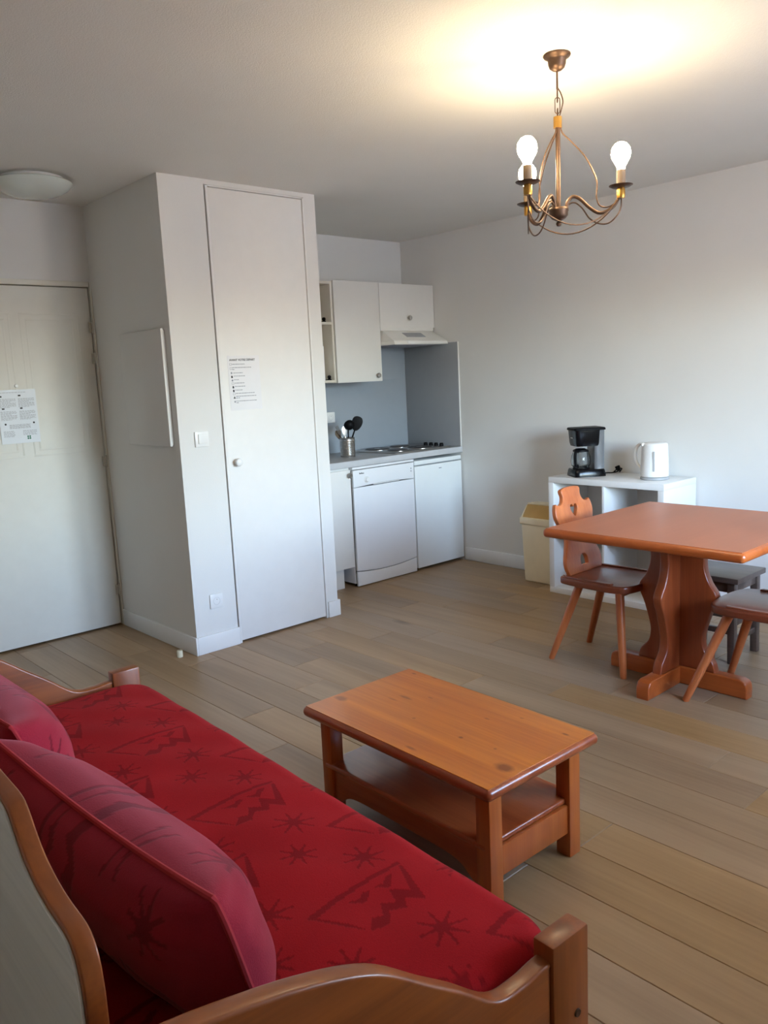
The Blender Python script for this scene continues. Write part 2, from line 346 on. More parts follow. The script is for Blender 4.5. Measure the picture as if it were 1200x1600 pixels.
# planks run along Y
PW, X0, PLEN = .1825, 1.587, 1.22
END = {-1: 1.087, 1: 4.2, 2: 1.345, 5: 1.084}
cache = {}
def plank(i, y0, y1):
    x0 = max(XL, X0+i*PW); x1 = min(XR, X0+(i+1)*PW); y0 = max(YF, y0); y1 = min(YK, y1)
    if x1-x0 < .02 or y1-y0 < .02: return
    w, l = round(x1-x0, 4), round(y1-y0, 4)
    cx, cy = (x0+x1)/2, (y0+y1)/2
    if (w, l) not in cache:
        b = B(); g = .0006
        bot = [(-w/2+g, -l/2+g, -.012), (w/2-g, -l/2+g, -.012), (w/2-g, l/2-g, -.012), (-w/2+g, l/2-g, -.012)]
        e = .0016
        mid = [(x, y, -e) for x, y, z in bot]
        top = [(x-math.copysign(e, x), y-math.copysign(e, y), 0) for x, y, z in bot]
        t = b.bm
        R = [[t.verts.new(p) for p in q] for q in (bot, mid, top)]
        for a, c2 in zip(R, R[1:]):
            for k in range(4): t.faces.new((a[k], a[(k+1) % 4], c2[(k+1) % 4], c2[k]))
        t.faces.new(R[2])
        o = b.done('plank', 'plank', floor, smooth=0); cache[(w, l)] = o.data
    else:
        o = bpy.data.objects.new('plank', cache[(w, l)]); C.objects.link(o); o.parent = floor
    o.location = (cx, cy, 0)
i0 = math.floor((XL-X0)/PW); i1 = math.ceil((XR-X0)/PW)
rr = random.Random(3)
for i in range(i0, i1+1):
    e = END.get(i, rr.random()*PLEN)
    k0 = math.floor((YF-e)/PLEN)
    y = e+k0*PLEN
    while y < YK: plank(i, y, y+PLEN); y += PLEN

struct(B().box(XL-T, XR+T, YF-T, YK+T, H, H+.12).done('ceiling', 'ceil'))
struct(B().box(XR, XR+T, YF-T, YK+T, -.06, H).done('wall_right', 'wall'))
struct(B().box(XCR, XR, YK, YK+T, -.06, H).done('wall_back', 'wall'))
struct(B().box(XL-T, XL, YF-T, YD+T, -.06, H).done('wall_left', 'wall'))
# wall with the window, behind the camera
b = B(); b.box(XL, WX0, YF-T, YF, -.06, H); b.box(WX1, XR, YF-T, YF, -.06, H); b.box(WX0, WX1, YF-T, YF, WZ1, H); b.box(WX0, WX1, YF-T, YF, -.06, WZ0)
struct(b.done('wall_front', 'wall'))
win = struct(B().box(WX0, WX0+.06, YF-.1, YF-.04, WZ0, WZ1, .004).box(WX1-.06, WX1, YF-.1, YF-.04, WZ0, WZ1, .004)
             .box(WX0+.06, WX1-.06, YF-.1, YF-.04, WZ1-.06, WZ1, .004).box(WX0+.06, WX1-.06, YF-.1, YF-.04, WZ0, WZ0+.05, .004).done('window_1', 'trim'))
B().box((WX0+WX1)/2-.05, (WX0+WX1)/2+.05, YF-.1, YF-.04, WZ0+.05, WZ1-.06, .004).done('mullion', 'trim', win)
struct(B().box(-2.5, 6.5, -1.9, YF-T, -.30, -.06).done('balcony_floor', 'concrete'))
struct(B().box(-2.5, 6.5, -1.9, YF-T, 2.36, 2.60).done('added_overhang', 'wall'))  # unseen slab added to keep skylight off the foreground
struct(B().box(-2.5, 6.5, -2.02, -1.9, -.30, .85).done('added_parapet', 'concrete'))  # unseen barrier added to block low daylight from the near floor
struct(B().box(-60, 60, -90, -2.02, -3.3, -3.1).done('ground', 'concrete'))
# entry wall with door opening
DX0, DX1, DZ = 1.19, 2.056, 2.056
b = B(); b.box(XL, DX0-.03, YD, YD+T, -.06, H); b.box(DX0-.03, XCL, YD, YD+T, DZ+.035, H); b.box(DX0-.03, XCL+.1, YD+.085, YD+T, -.06, DZ+.035)
struct(b.done('wall_entry', 'wall'))
# closet block
b = B(); b.box(XCL, XCL+.1, YC, YD+T, -.06, H); struct(b.done('wall_closet_side', 'wall'))
CDX0, CDX1, CDZ = 2.338, 2.984, 2.492
b = B(); b.box(XCL+.1, CDX0, YC, YC+.1, -.06, H); b.box(CDX1, XCR, YC, YC+.1, -.06, H); b.box(CDX0, CDX1, YC, YC+.1, CDZ, H)
struct(b.done('wall_closet_front', 'wall'))
struct(B().box(XCR-.083, XCR, YC+.1, YK+T, -.06, H).done('wall_closet_kitchen', 'wall'))
# closet door
d2 = struct(B().box(CDX0+.026, CDX1-.012, YC+.004, YC+.044, .012, CDZ-.012, .0015).done('door_2', 'door'))
B().box(CDX0+.008, CDX0+.0225, YC-.003, YC+.06, 0, CDZ-.004, .002).done('jamb', 'door', d2)
B().box(CDX1-.009, CDX1-.001, YC-.002, YC+.06, 0, CDZ-.004, .001).done('jamb', 'door', d2)
B().box(CDX0+.0225, CDX1-.009, YC+.0, YC+.06, CDZ-.008, CDZ-.001, .001).done('head_jamb', 'door', d2)
B().box(CDX0, CDX1, YC+.062, YC+.07, 0, CDZ).done('rebate_shade', 'dark', d2)  # dark sheet painted in for the shade round the closet door
RY = lambda c: Matrix.Translation(c) @ Matrix.Rotation(PI/2, 4, 'X')   # lathe z -> -Y
B().lathe([(0, .042), (.014, .041), (.021, .036), (.023, .028), (.019, .018), (.010, .010), (.010, .004), (.017, .002), (.017, -.002), (0, -.002)], mat=RY((2.413, YC+.004, 1.031))).done('door_knob', 'white_pl', d2)
# entry door
d1 = struct(B().box(DX0, DX1, YD+.008, YD+.048, .012, DZ, .002).done('door_1', 'entry_door'))
b = B(); b.box(DX0-.03, DX0-.004, YD-.008, YD+.08, 0, DZ+.034, .003); b.box(DX1+.008, XCL-.0005, YD-.008, YD+.08, 0, DZ+.034, .003); b.box(DX0-.004, DX1+.004, YD-.008, YD+.08, DZ+.005, DZ+.034, .003)
b.done('door_frame', 'door_frame', d1)
B().box(DX0-.03, XCL, YD+.07, YD+.083, 0, DZ+.034).done('rebate_shade', 'dark', d1)  # dark sheet in place of the shade in the entry door gap
def moulding(x0, x1, z0, z1):
    b = B(); w, p = .012, .0012
    for a in (0, .032):
        b.box(x0+a, x1-a, YD+.008-p, YD+.012, z1-a-w, z1-a, .003); b.box(x0+a, x1-a, YD+.008-p, YD+.012, z0+a, z0+a+w, .003)
        b.box(x0+a, x0+a+w, YD+.008-p, YD+.012, z0+a+w, z1-a-w, .003); b.box(x1-a-w, x1-a, YD+.008-p, YD+.012, z0+a+w, z1-a-w, .003)
    b.done('panel_moulding', 'entry_door', d1)
moulding(1.645, 1.985, 1.10, 1.91); moulding(1.255, 1.595, 1.10, 1.91)
for hz in (1.828, 1.648, 1.034, .231):
    B().lathe([(0, .038), (.005, .036), (.0065, .032), (.0065, -.032), (.005, -.036), (0, -.038)], (DX1+.004, YD-.004, hz), n=12).box(DX1-.016, DX1+.019, YD-.002, YD+.004, hz-.03, hz+.03, .001).done('hinge', 'hinge', d1)
B().lathe([(0, .008), (.008, .0075), (.0105, .004), (.0105, -.002), (0, -.002)], n=16, mat=RY((1.589, YD+.008, 1.506))).done('peephole', 'white_pl', d1)
B().box(1.25, 1.30, YD-.004, YD+.008, .95, 1.15, .002).tube([(1.275, YD, 1.05), (1.275, YD-.05, 1.05), (1.30, YD-.055, 1.05), (1.39, YD-.055, 1.05)], .009).done('door_handle', 'chrome', d1)
# baseboards
BB, BH = .012, .10
def bb(name, *bx): 
    b = B()
    for q in bx: b.box(*q, 0, BH, .003, 2)
    return struct(b.done(name, 'trim'))
bb('baseboard_closet_side', (XCL-BB, XCL, YC-BB, YD-.009))
bb('baseboard_closet_front', (XCL, CDX0+.004, YC-BB, YC))
bb('baseboard_closet_post', (CDX1+.004, XCR+BB, YC-BB, YC), (XCR, XCR+BB, YC, YC+.10))
bb('baseboard_right', (XR-BB, XR, YF, 4.29))
bb('baseboard_entry', (XL, DX0-.03, YD-BB, YD))
bb('baseboard_left', (XL, XL+BB, YF, YD-BB))
bb('baseboard_front', (XL+BB, XR-BB, YF, YF+BB))

# ------------------------------------------------------------------ sofa
SR = -math.radians(2.1); SO = (.275, .785, 0)
sofa = thing('sofa_bench', 'varnished pine day bed with curved armrests and high wavy back', 'sofa', SO, SR)
DEP, LEN = .835, 1.935
arm_top = [(1.012, .458), (.99, .457), (.94, .452), (.879, .462), (.80, .525), (.739, .571), (.642, .644), (.524, .690), (.385, .723), (.30, .735)]
def arm(y0):
    top = sp2([(x-.275, z) for x, z in arm_top], 6)
    out = top + [(.0, .738), (.0, .10)] + [(.735, .10)]
    return B().plate([out], .034, .006, mat=MXZ(y0+.017)).done('armrest', 'sofa_x', sofa)
for y0 in (0.0, LEN-.034):
    arm(y0)
    p = B().box(.737, DEP, y0-.006, y0+.040, 0, .487, .005).done('front_post', 'sofa_z', sofa)
    oy = -.006 if y0 == 0 else LEN+.006
    B().lathe([(0, .003), (.007, .003), (.008, 0), (0, 0)], n=14, mat=Matrix.Translation((.80, oy, .33)) @ Matrix.Rotation(PI/2 if y0 == 0 else -PI/2, 4, 'X')).done('dowel_plug', 'bronze_dark', p)
half = [(.070, .10), (.070, .60), (.071, .77), (.077, .805), (.090, .827), (.113, .838), (.172, .841), (.222, .851), (.263, .870), (.298, .901), (.318, .914), (.345, .918)]
prof = sp2(half[2:], 5)
full = [(.070, .10)] + prof + [(LEN-u, v) for u, v in prof[::-1]] + [(LEN-.070, .10)]
back = B().plate([full], .025, .003, mat=MYZ(.0125)).done('back_board', 'sofa_y', sofa)
inner = [(u, v) for u, v in full]
pan = sp2([(u+.006, v-.006) for u, v in half[2:]], 5)
pfull = [(.076, .12)] + pan + [(LEN-u, v) for u, v in pan[::-1]] + [(LEN-.076, .12)]
B().plate([pfull], .004, .001, mat=MYZ(-.002)).done('back_panel', 'back_sheen', back)  # thin sheet carrying the painted sheen of the outer back face
B().box(.026, .06, .034, LEN-.034, .16, .26, .004).done('rear_rail', 'sofa_y', sofa)
B().box(.76, .785, .042, LEN-.042, .10, .27, .004).done('front_rail', 'sofa_y', sofa)
for k in range(7): B().box(.06, .76, .10+k*.27, .20+k*.27, .245, .262, .003).done('slat', 'sofa_x', sofa)

def star_mask(U, V, cu, cv, r, rot=0.0):
    dx, dy = U-cu, V-cv; d = np.hypot(dx, dy); a = np.arctan2(dy, dx)+rot
    spoke = np.abs(((a/(PI/4))+.5) % 1 - .5)*(PI/4)*np.maximum(d, 1e-4)
    return ((d < r) & (spoke < .0028)).astype(float) + ((d < r*.72) & (spoke < .0075*(1-d/(r*.72))+.001)).astype(float)
def inpoly(U, V, pts):
    ins = np.zeros(U.shape, bool); n = len(pts)
    for i in range(n):
        x1, y1 = pts[i]; x2, y2 = pts[(i+1) % n]
        if y1 == y2: continue
        ins ^= ((y1 > V) != (y2 > V)) & (U < (x2-x1)*(V-y1)/(y2-y1)+x1)
    return ins
WEDGE = [[(-.115, .040), (-.05, .056), (.02, .064), (.135, .070), (.135, .060), (.02, .052), (-.05, .042), (-.100, .028)],
         [(-.115, .040), (-.100, .028), (-.060, -.030), (-.046, -.062), (-.070, -.030)],
         [(-.046, -.066), (-.02, -.036), (.0, -.045), (.02, -.012), (.045, -.03), (.06, .01), (.09, -.02), (.125, .055), (.133, .055), (.095, -.06), (.066, -.03), (.05, -.055), (.02, -.04), (-.005, -.07)],
         [(-.03, .03), (.0, .008), (.03, .03), (.015, .036), (.0, .025)], [(.04, .035), (.065, .012), (.10, .045), (.08, .046), (.064, .03)]]
def motif(U, V, s=1.0):
    """jacquard motifs: jagged mountains and eight-pointed stars on a two-row lattice"""
    CX, CY = .44*s, .485*s
    out = np.zeros(U.shape)
    for ox, oy in ((.384, -.397), (.604, -.155)):
        u = (U/1.0-ox*s+CX/2) % CX-CX/2; v = (V-oy*s+CY/2) % CY-CY/2
        for w in WEDGE: out = np.maximum(out, inpoly(u/s, v/s, w)*1.0)
        for (a, c2, r) in ((-.005, .228, .042), (.060, -.143, .050), (.095, .13, .046)):
            du = (u/s-a+.22) % .44-.22; dv = (v/s-c2+.2425) % .485-.2425
            out = np.maximum(out, np.minimum(1, star_mask(du, dv, 0, 0, r, .2)))
    return out
def grid_mesh(name, P, mask, mat, parent=None, closed_u=False):
    n, m = P.shape[:2]
    idx = np.arange(n*m).reshape(n, m)
    a, b2, c2, d = idx[:-1, :-1], idx[1:, :-1], idx[1:, 1:], idx[:-1, 1:]
    F = np.stack([a, b2, c2, d], -1).reshape(-1, 4)
    me = bpy.data.meshes.new(name); me.from_pydata(P.reshape(-1, 3).tolist(), [], F.tolist())
    at = me.attributes.new('motif', 'FLOAT', 'POINT'); at.data.foreach_set('value', mask.reshape(-1).astype(np.float32))
    me.polygons.foreach_set('use_smooth', [True]*len(me.polygons)); me.materials.append(MT[mat])
    o = bpy.data.objects.new(name, me); C.objects.link(o)
    if parent is not None: o.parent = parent
    return o
def superpad(name, sx, sy, z0, z1, parent, mat, nx, ny, s, e=.055, crown=.02):
    """upholstered pad: a rounded slab made of a top sheet wrapping over its sides, closed underneath"""
    def side(n, half, e):
        flat = np.linspace(-(half-e), half-e, n); a = np.linspace(0, PI/2, 9)[1:]
        hi = half-e+e*np.sin(a); dz = -(e-e*np.cos(a))
        ext = np.array([half]*3); dze = np.array([-e-(z1-z0-2*e)*t for t in (.5, 1.0)]+[-(z1-z0)])
        uu = np.concatenate([-ext[::-1], -hi[::-1], flat, hi, ext]); dd = np.concatenate([dze[::-1], dz[::-1], 0*flat, dz, dze])
        return uu, dd
    ux, dx = side(nx, sx/2, e); uy, dy = side(ny, sy/2, e)
    X, Y = np.meshgrid(ux, uy, indexing='ij'); DX, DY = np.meshgrid(dx, dy, indexing='ij')
    Zc = crown*(1-(np.clip(np.abs(X)/(sx/2), 0, 1))**2.5)*(1-(np.clip(np.abs(Y)/(sy/2), 0, 1))**6)
    Zp = z1+np.minimum(DX, DY)*1.0+Zc
    # round the plan corners
    cr = .10; ax, ay = np.abs(X)-(sx/2-cr), np.abs(Y)-(sy/2-cr); mk = (ax > 0) & (ay > 0)
    d = np.maximum(np.maximum(ax, ay), 1e-6); h = np.hypot(ax, ay)+1e-6; f = np.where(mk, d/h, 1)
    X = np.where(mk, np.sign(X)*(sx/2-cr+ax*f), X); Y = np.where(mk, np.sign(Y)*(sy/2-cr+ay*f), Y)
    Zp = np.maximum(Zp, z0) + .0025*np.sin(X*23+Y*9)*np.sin(Y*17)
    P = np.stack([X, Y, Zp], -1)
    msk = motif(X+sx/2+s[0], Y+sy/2+s[1])
    return grid_mesh(name, P, msk, mat, parent)
mt = thing('mattress', 'red patterned mattress lying on the pine day bed', 'mattress', SO, SR)
mo = superpad('cover', .815, 1.855, .263, .452, mt, 'red', 200, 460, (.03, .04))
mo.location = (.03+.815/2, .0395+1.855/2, 0)
B().tube([(.832, y, .30) for y in np.linspace(.16, 1.78, 12)], .004, 6).done('seam', 'piping', mt)

def cushion(name, label, y0, y1, lean_top, lean_bot, T0, seed, skew=0.0):
    """leaning back cushion; front and rear skins meet at a piped seam"""
    root = thing(name, label, 'cushion', SO, SR, None)
    top = Vector(lean_top); bot = Vector(lean_bot)
    up = Vector((top[0]-bot[0], 0, top[1]-bot[1])); h = up.length; up.normalize(); nor = Vector((up.z, 0, -up.x))
    cen = Vector(((top[0]+bot[0])/2, (y0+y1)/2, (top[1]+bot[1])/2)); L2 = (y1-y0)/2; h2 = h/2
    n, m = 150, 90
    u = np.linspace(-1, 1, n); v = np.linspace(-1, 1, m); U, V = np.meshgrid(u, v, indexing='ij')
    # outline pulled in along the sides so the corners stand out
    def outline(U, V):
        k = 1-.05*(U*V)**4                      # slightly rounded corners
        X = U*L2*(1-.02*(1-V**2))*k; Y = V*h2*(1-.02*(1-U**2))*k - .030*(1-U**2)*(V > 0)*V
        return X, Y
    X, Y = outline(U, V)
    th = T0*((1-np.abs(U)**4)*(1-np.abs(V)**2.6))**.62
    wr = .004*np.sin(U*19+V*5+seed)*np.abs(U)**3+.004*np.sin(V*15+seed*2)*np.abs(V)**2
    obj = []
    for sgn, nm in ((1, 'front_cover'), (-1, 'rear_cover')):
        D = sgn*(th*(1.0 if sgn > 0 else .72)+wr*(th > .01))
        P = np.array(cen)[None, None]+X[..., None]*np.array((0, 1, 0))+Y[..., None]*np.array(up)+D[..., None]*np.array(nor)
        P[..., 0] -= skew*(U+1)/2
        msk = motif(Y+.33+seed*.1, X+.6+seed*.17, 1.15 if sgn > 0 else 1.15)
        if sgn < 0: P = P[::-1]; msk = msk[::-1]
        grid_mesh(nm, P, msk, 'red_cush', root)
    t = np.linspace(-1, 1, 40)
    ring = [(a, 1) for a in t]+[(1, -a) for a in t[1:]]+[(-a, -1) for a in t[1:]]+[(-1, a) for a in t[1:-1]]
    pts = []
    for a, c2 in ring:
        x, y = outline(np.array(a*1.0), np.array(c2*1.0)); pts.append(cen+Vector((0, 1, 0))*float(x)+up*float(y)-Vector((skew*(a+1)/2, 0, 0)))
    B().tube(pts, .0055, 8, closed=True).done('piping', 'piping', root)
    return root
cushion('back_cushion', 'red patterned cushion nearest the viewer leaning on the sofa back', .135, .985, (.205, .765), (.280, .475), .124, 0.3, .075)
cushion('back_cushion', 'red patterned cushion at the far end of the sofa by the curved arm', .990, 1.815, (.180, .755), (.285, .475), .130, 1.7, .05)

# ------------------------------------------------------------------ coffee table
ct = thing('coffee_table', 'low honey pine coffee table with a lower shelf beside the sofa', 'table', (1.737, 1.711, 0), -math.radians(1.2))
w2, l2, zt = .248, .417, .382
def rounded_slab(x, y, z0, z1, r=.018):
    return B().box(-x, x, -y, y, z0, z1, r, 5)
B().box(-w2, w2, -l2, l2, zt-.036, zt-.0005, .0175, 5).done('top_edge', 'pine_edge', ct)
B().box(-w2+.012, w2-.012, -l2+.012, l2-.012, zt-.010, zt+.0008, .0006, 1).done('table_top', 'pine_y', ct)
lw = .052
for sx in (-1, 1):
    for sy in (-1, 1):
        x0 = sx*(w2-.045); y0 = sy*(l2-.040)
        b = B(); b.box(min(x0, x0-sx*lw), max(x0, x0-sx*lw), min(y0, y0-sy*lw), max(y0, y0-sy*lw), 0, zt-.034, .004)
        b.done('leg', 'pine_z', ct)
ix, iy = w2-.045-.006, l2-.040-.006
B().box(-ix-.008, ix+.008, -iy+lw-.012-.03, iy-lw+.012+.03, .168, .188, .008, 3).done('shelf', 'pine_edge', ct)
def apron(length, x, axis):
    h = length/2
    low = sp2([(-h, .045), (-h+.03, .052), (-h+.075, .085), (-h+.14, .098), (0, .100), (h-.14, .098), (h-.075, .085), (h-.03, .052), (h, .045)], 6)
    o = low + [(h, .168), (-h, .168)]
    m = MYZ(x) if axis == 'Y' else MXZ(x)
    return B().plate([o], .02, .002, mat=m).done('apron', 'pine_edge' if axis == 'Y' else 'pine_z', ct)
for s in (-1, 1):
    apron(2*(iy-lw)+.012+.02, s*(ix-.012), 'Y'); B().box(-(ix-lw)-.02, ix-lw+.02, s*(iy-.012)-.01, s*(iy-.012)+.01, .078, .168, .002).done('end_apron', 'pine_z', ct)

# ------------------------------------------------------------------ dining table
dt = thing('dining_table', 'square red-brown pine dining table on a carved cross pedestal', 'table', (3.40, 1.80, 0))
x0, x1, y0, y1 = 2.935-3.40, 3.855-3.40, 1.297-1.80, 2.215-1.80
B().box(x0, x1, y0, y1, .708, .7495, .019, 5).done('edge_band', 'table_edge', dt)
B().box(x0+.014, x1-.014, y0+.014, y1-.014, .74, .7505, .0006, 1).done('table_top', 'table_x', dt)
hp = [(.185, .708), (.165, .68), (.140, .64), (.130, .59), (.135, .54), (.155, .49), (.190, .43), (.160, .35), (.135, .27), (.128, .22), (.140, .17), (.178, .125), (.190, .08)]
pr = sp2(hp, 5); outl = pr + [(-a, c2) for a, c2 in pr[::-1]]
B().plate([outl], .044, .007, mat=MYZ(0)).done('pedestal_board', 'table_z', dt)
for s in (-1, 1):
    half_o = pr + [(.021, .08), (.021, .708)]
    B().plate([[(s*a, c2) for a, c2 in half_o]], .044, .007, mat=MXZ(0)).done('pedestal_board', 'table_z', dt)
ft = sp2([(-.335, .0), (-.335, .045), (-.325, .072), (-.30, .083)], 4) + sp2([(.30, .083), (.325, .072), (.335, .045), (.335, 0)], 4)
B().plate([ft], .062, .006, mat=MYZ(0)).done('foot', 'table_edge', dt)
for s in (-1, 1):
    f1 = [(s*.031, 0), (s*.031, .083), (s*.275, .083), (s*.298, .074), (s*.31, .05), (s*.31, 0)]
    B().plate([f1], .062, .006, mat=MXZ(0)).done('foot', 'table_edge', dt)
B().box(-.30, .30, -.20, -.15, .680, .708, .004).done('batten', 'table_z', dt); B().box(-.30, .30, .15, .20, .680, .708, .004).done('batten', 'table_z', dt)

# ------------------------------------------------------------------ chairs
def chair(label, loc, rz, foot_front, foot_back):
    """local: seat faces -Y; back at +Y"""
    r = thing('dining_chair', label, 'chair', loc, rz, None)
    so = sp2([(-.140, .205), (0, .212), (.140, .205), (.178, .165), (.190, .0), (.188, -.11), (.150, -.175), (0, -.195), (-.150, -.175), (-.188, -.11), (-.190, 0), (-.178, .165)], 5, True)
    B().plate([so], .036, .008, mat=Matrix.Translation((0, 0, .422))).done('seat', 'chair_seat', r)
    for s in (-1, 1):
        rim = [(s*.150, .190), (s*.172, .160), (s*.183, .0), (s*.180, -.095), (s*.160, -.10), (s*.163, 0), (s*.152, .15)]
        B().plate([rim], .010, .003, mat=Matrix.Translation((0, 0, .442))).done('seat_rim', 'chair_seat', r)
    B().box(-.13, .13, -.14, -.09, .385, .406, .004).done('batten', 'chair_seat', r); B().box(-.13, .13, .09, .14, .385, .406, .004).done('batten', 'chair_seat', r)
    for s in (-1, 1):
        for (tx, ty), (fx, fy) in (((.115, -.105), foot_front), ((.105, .12), foot_back)):
            t, f = Vector((s*tx, ty, .406)), Vector((s*fx, fy, .0)); d = t-f
            b = B(); b.tube([f+d*k for k in (0, .01, .35, .7, 1.0)], [.0145, .0155, .0185, .0205, .021], 12)
            for v in b.bm.verts:
                if v.co.z < .004: v.co.z = 0.0
            b.done('leg', 'chair_z', r)
    # carved back with heart and arch cut-outs
    hw = [(.135, .0), (.150, .04), (.148, .075), (.130, .12), (.112, .165), (.108, .20), (.122, .235), (.146, .265), (.157, .30), (.155, .33), (.147, .352), (.140, .362)]
    notch = [(.128, .354), (.110, .353), (.090, .362), (.078, .378), (.074, .395), (.079, .412), (.074, .428), (.040, .436), (0, .438)]
    right = sp2(hw, 4) + sp2(notch, 4)[0:]
    out = right + [(-x, y) for x, y in right[::-1][1:]]
    heart = sp2([(0, .355-.07), (.020, .308), (.030, .328), (.024, .343), (.010, .345), (0, .334), (-.010, .345), (-.024, .343), (-.030, .328), (-.020, .308)], 4, True)
    arch = [(-.030, .038), (.030, .038)] + [(.030*math.cos(a), .060+.032*math.sin(a)) for a in np.linspace(0, PI, 12)]
    tilt = Matrix.Translation((0, .165, .438)) @ Matrix.Rotation(-math.radians(13), 4, 'X') @ RX
    B().plate([out, heart, arch], .024, .004, mat=tilt).done('backrest', 'chair_z', r)
    return r
chair('red pine chair with a heart cut-out back between shelf and dining table', (3.435, 2.160, 0), 0.0, (.178, -.165), (.168, .255))
chair('wooden dining chair at the right edge with only its seat and legs in view', (3.415, 1.405, 0), PI, (.215, -.250), (.19, .255))

# ------------------------------------------------------------------ stool
st = thing('stool', 'dark wooden stool behind the dining table pedestal', 'stool', (3.885, 1.845, 0))
B().box(-.155, .155, -.17, .17, .405, .432, .004).done('seat', 'stool', st)
for sx in (-1, 1):
    for sy in (-1, 1):
        xa, ya = sx*.125, sy*.13
        b = B(); b.hexa([(xa*1.0-.017, ya*1.05-.017, 0), (xa*1.0+.017, ya*1.05-.017, 0), (xa*1.0+.017, ya*1.05+.017, 0), (xa*1.0-.017, ya*1.05+.017, 0)],
               [(xa-.018, ya-.018, .405), (xa+.018, ya-.018, .405), (xa+.018, ya+.018, .405), (xa-.018, ya+.018, .405)], .002)
        b.done('leg', 'stool', st)
for sy in (-1, 1):
    for z in (.20, .115):
        B().box(-.109, .109, sy*.133-.010, sy*.133+.010, z-.014, z+.014, .003).done('stretcher', 'stool', st)
    B().box(-.107, .107, sy*.131-.010, sy*.131+.010, .355, .404, .003).done('seat_rail', 'stool', st)
for sx in (-1, 1):
    B().box(sx*.125-.010, sx*.125+.010, -.119, .119, .145, .173, .003).done('stretcher', 'stool', st)
    B().box(sx*.125-.010, sx*.125+.010, -.112, .112, .355, .404, .003).done('seat_rail', 'stool', st)

# ------------------------------------------------------------------ cube shelf with appliances
KX0, KX1, KY0, KY1, KZ = 4.305, XR-BB-.002, 2.376, 3.187, .77
ks = thing('cube_shelf', 'white two-by-two cube shelf standing against the right wall', 'shelf', (KX0, KY0, 0))
kd, kl = KX1-KX0, KY1-KY0; tk = .038
B().box(0, kd, 0, kl, KZ-tk, KZ, .0015).done('top_panel', 'white_lam2', ks)
B().box(0, kd, 0, kl, 0, tk, .0015).done('bottom_panel', 'white_lam2', ks)
for y in (0, kl-tk): B().box(0, kd, y, y+tk, tk, KZ-tk, .001).done('side_panel', 'white_lam2', ks)
B().box(.002, kd, kl/2-.008, kl/2+.008, tk, KZ-tk, .001).done('divider', 'white_lam2', ks)
B().box(.002, kd, tk, kl/2-.008, KZ/2-.008, KZ/2+.008, .001).done('shelf_board', 'white_lam2', ks)
B().box(.002, kd, kl/2+.008, kl-tk, KZ/2-.008, KZ/2+.008, .001).done('shelf_board', 'white_lam2', ks)

cm = thing('coffee_maker', 'black drip coffee maker on the white cube shelf', 'coffee maker', (4.465, 3.005, KZ), math.radians(-35))
# local -X faces the room
bs = sp2([(-.105, -.05), (-.09, -.078), (0, -.085), (.085, -.082), (.10, -.06), (.10, .06), (.085, .082), (0, .085), (-.09, .078), (-.105, .05)], 4, True)
def loft(sections, mat, name, parent, smooth=45):
    b = B(); t = b.bm; rings = [[t.verts.new((x, y, z)) for x, y in sec] for sec, z in sections]
    n = len(rings[0])
    for a, c2 in zip(rings, rings[1:]):
        for k in range(n): t.faces.new((a[k], a[(k+1) % n], c2[(k+1) % n], c2[k]))
    t.faces.new(rings[0][::-1]); t.faces.new(rings[-1])
    return b.done(name, mat, parent, smooth=smooth)
def sc(sec, fx, fy=None, ox=0): return [(x*fx+ox, y*(fy or fx)) for x, y in sec]
loft([(bs, 0), (sc(bs, 1.0), .012), (sc(bs, .95), .040), (sc(bs, .90), .048)], 'black_gloss', 'base', cm)
B().lathe([(.052, .048), (.055, .050), (.055, .053), (0, .053)], (-.035, 0, 0), 24).done('hot_plate', 'black', cm)
loft([(sc(bs, .32, .86, .062), .045), (sc(bs, .32, .86, .062), .20), (sc(bs, .36, .90, .058), .298)], 'smoke', 'water_tank', cm)
fh = [(x if x < .06 else .06, y) for x, y in sc(bs, .94)]
loft([(sc(fh, .86, .90), .195), (sc(fh, .92, .95), .215), (sc(fh, .98, 1.0), .285), (sc(fh, 1.0, 1.0), .295)], 'black_gloss', 'filter_housing', cm)
loft([(sc(bs, .98, 1.0), .2955), (sc(bs, 1.0, 1.02), .300), (sc(bs, .98, 1.0), .309), (sc(bs, .93, .95), .312)], 'black', 'lid', cm)
MT['carafe_glass'] = glass('carafe_glass', (.75, .78, .80, 1))
ca = B().lathe([(0, .055), (.045, .056), (.060, .070), (.064, .095), (.060, .130), (.048, .160), (.046, .160), (.057, .130), (.061, .095), (.057, .072), (.043, .060), (0, .059)], (-.038, 0, 0), 28).done('carafe', 'carafe_glass', cm)
B().lathe([(.0, .178), (.030, .177), (.049, .168), (.050, .158), (.047, .157), (0, .157)], (-.038, 0, 0), 24).done('carafe_lid', 'black', ca)
hd = Vector((-.65, -.76, 0)).normalized()
hp_ = [Vector((-.038, 0, 0))+hd*r+Vector((0, 0, z)) for r, z in ((.048, .163), (.080, .165), (.098, .150), (.100, .115), (.092, .080), (.072, .070), (.060, .074))]
B().tube(spline(hp_, 5), .0095, 8).done('carafe_handle', 'black', ca)
ml = B()
for k in range(6): ml.box(-.1005, -.0985, -.022+k*.0055-.0, -.022+k*.0055+.004, .245, .2515)
ml.done('logo', 'ink_pale', cm)
cord = thing('power_cord', 'black cord and plug of the coffee maker lying on the shelf', 'cord', (4.58, 2.96, KZ))
B().tube(spline([(-.03, .03, .006), (.0, .0, .005), (.035, -.015, .0045), (.06, -.04, .0045), (.072, -.065, .012), (.068, -.075, .022)], 6), .0038, 8).done('cable', 'black', cord)
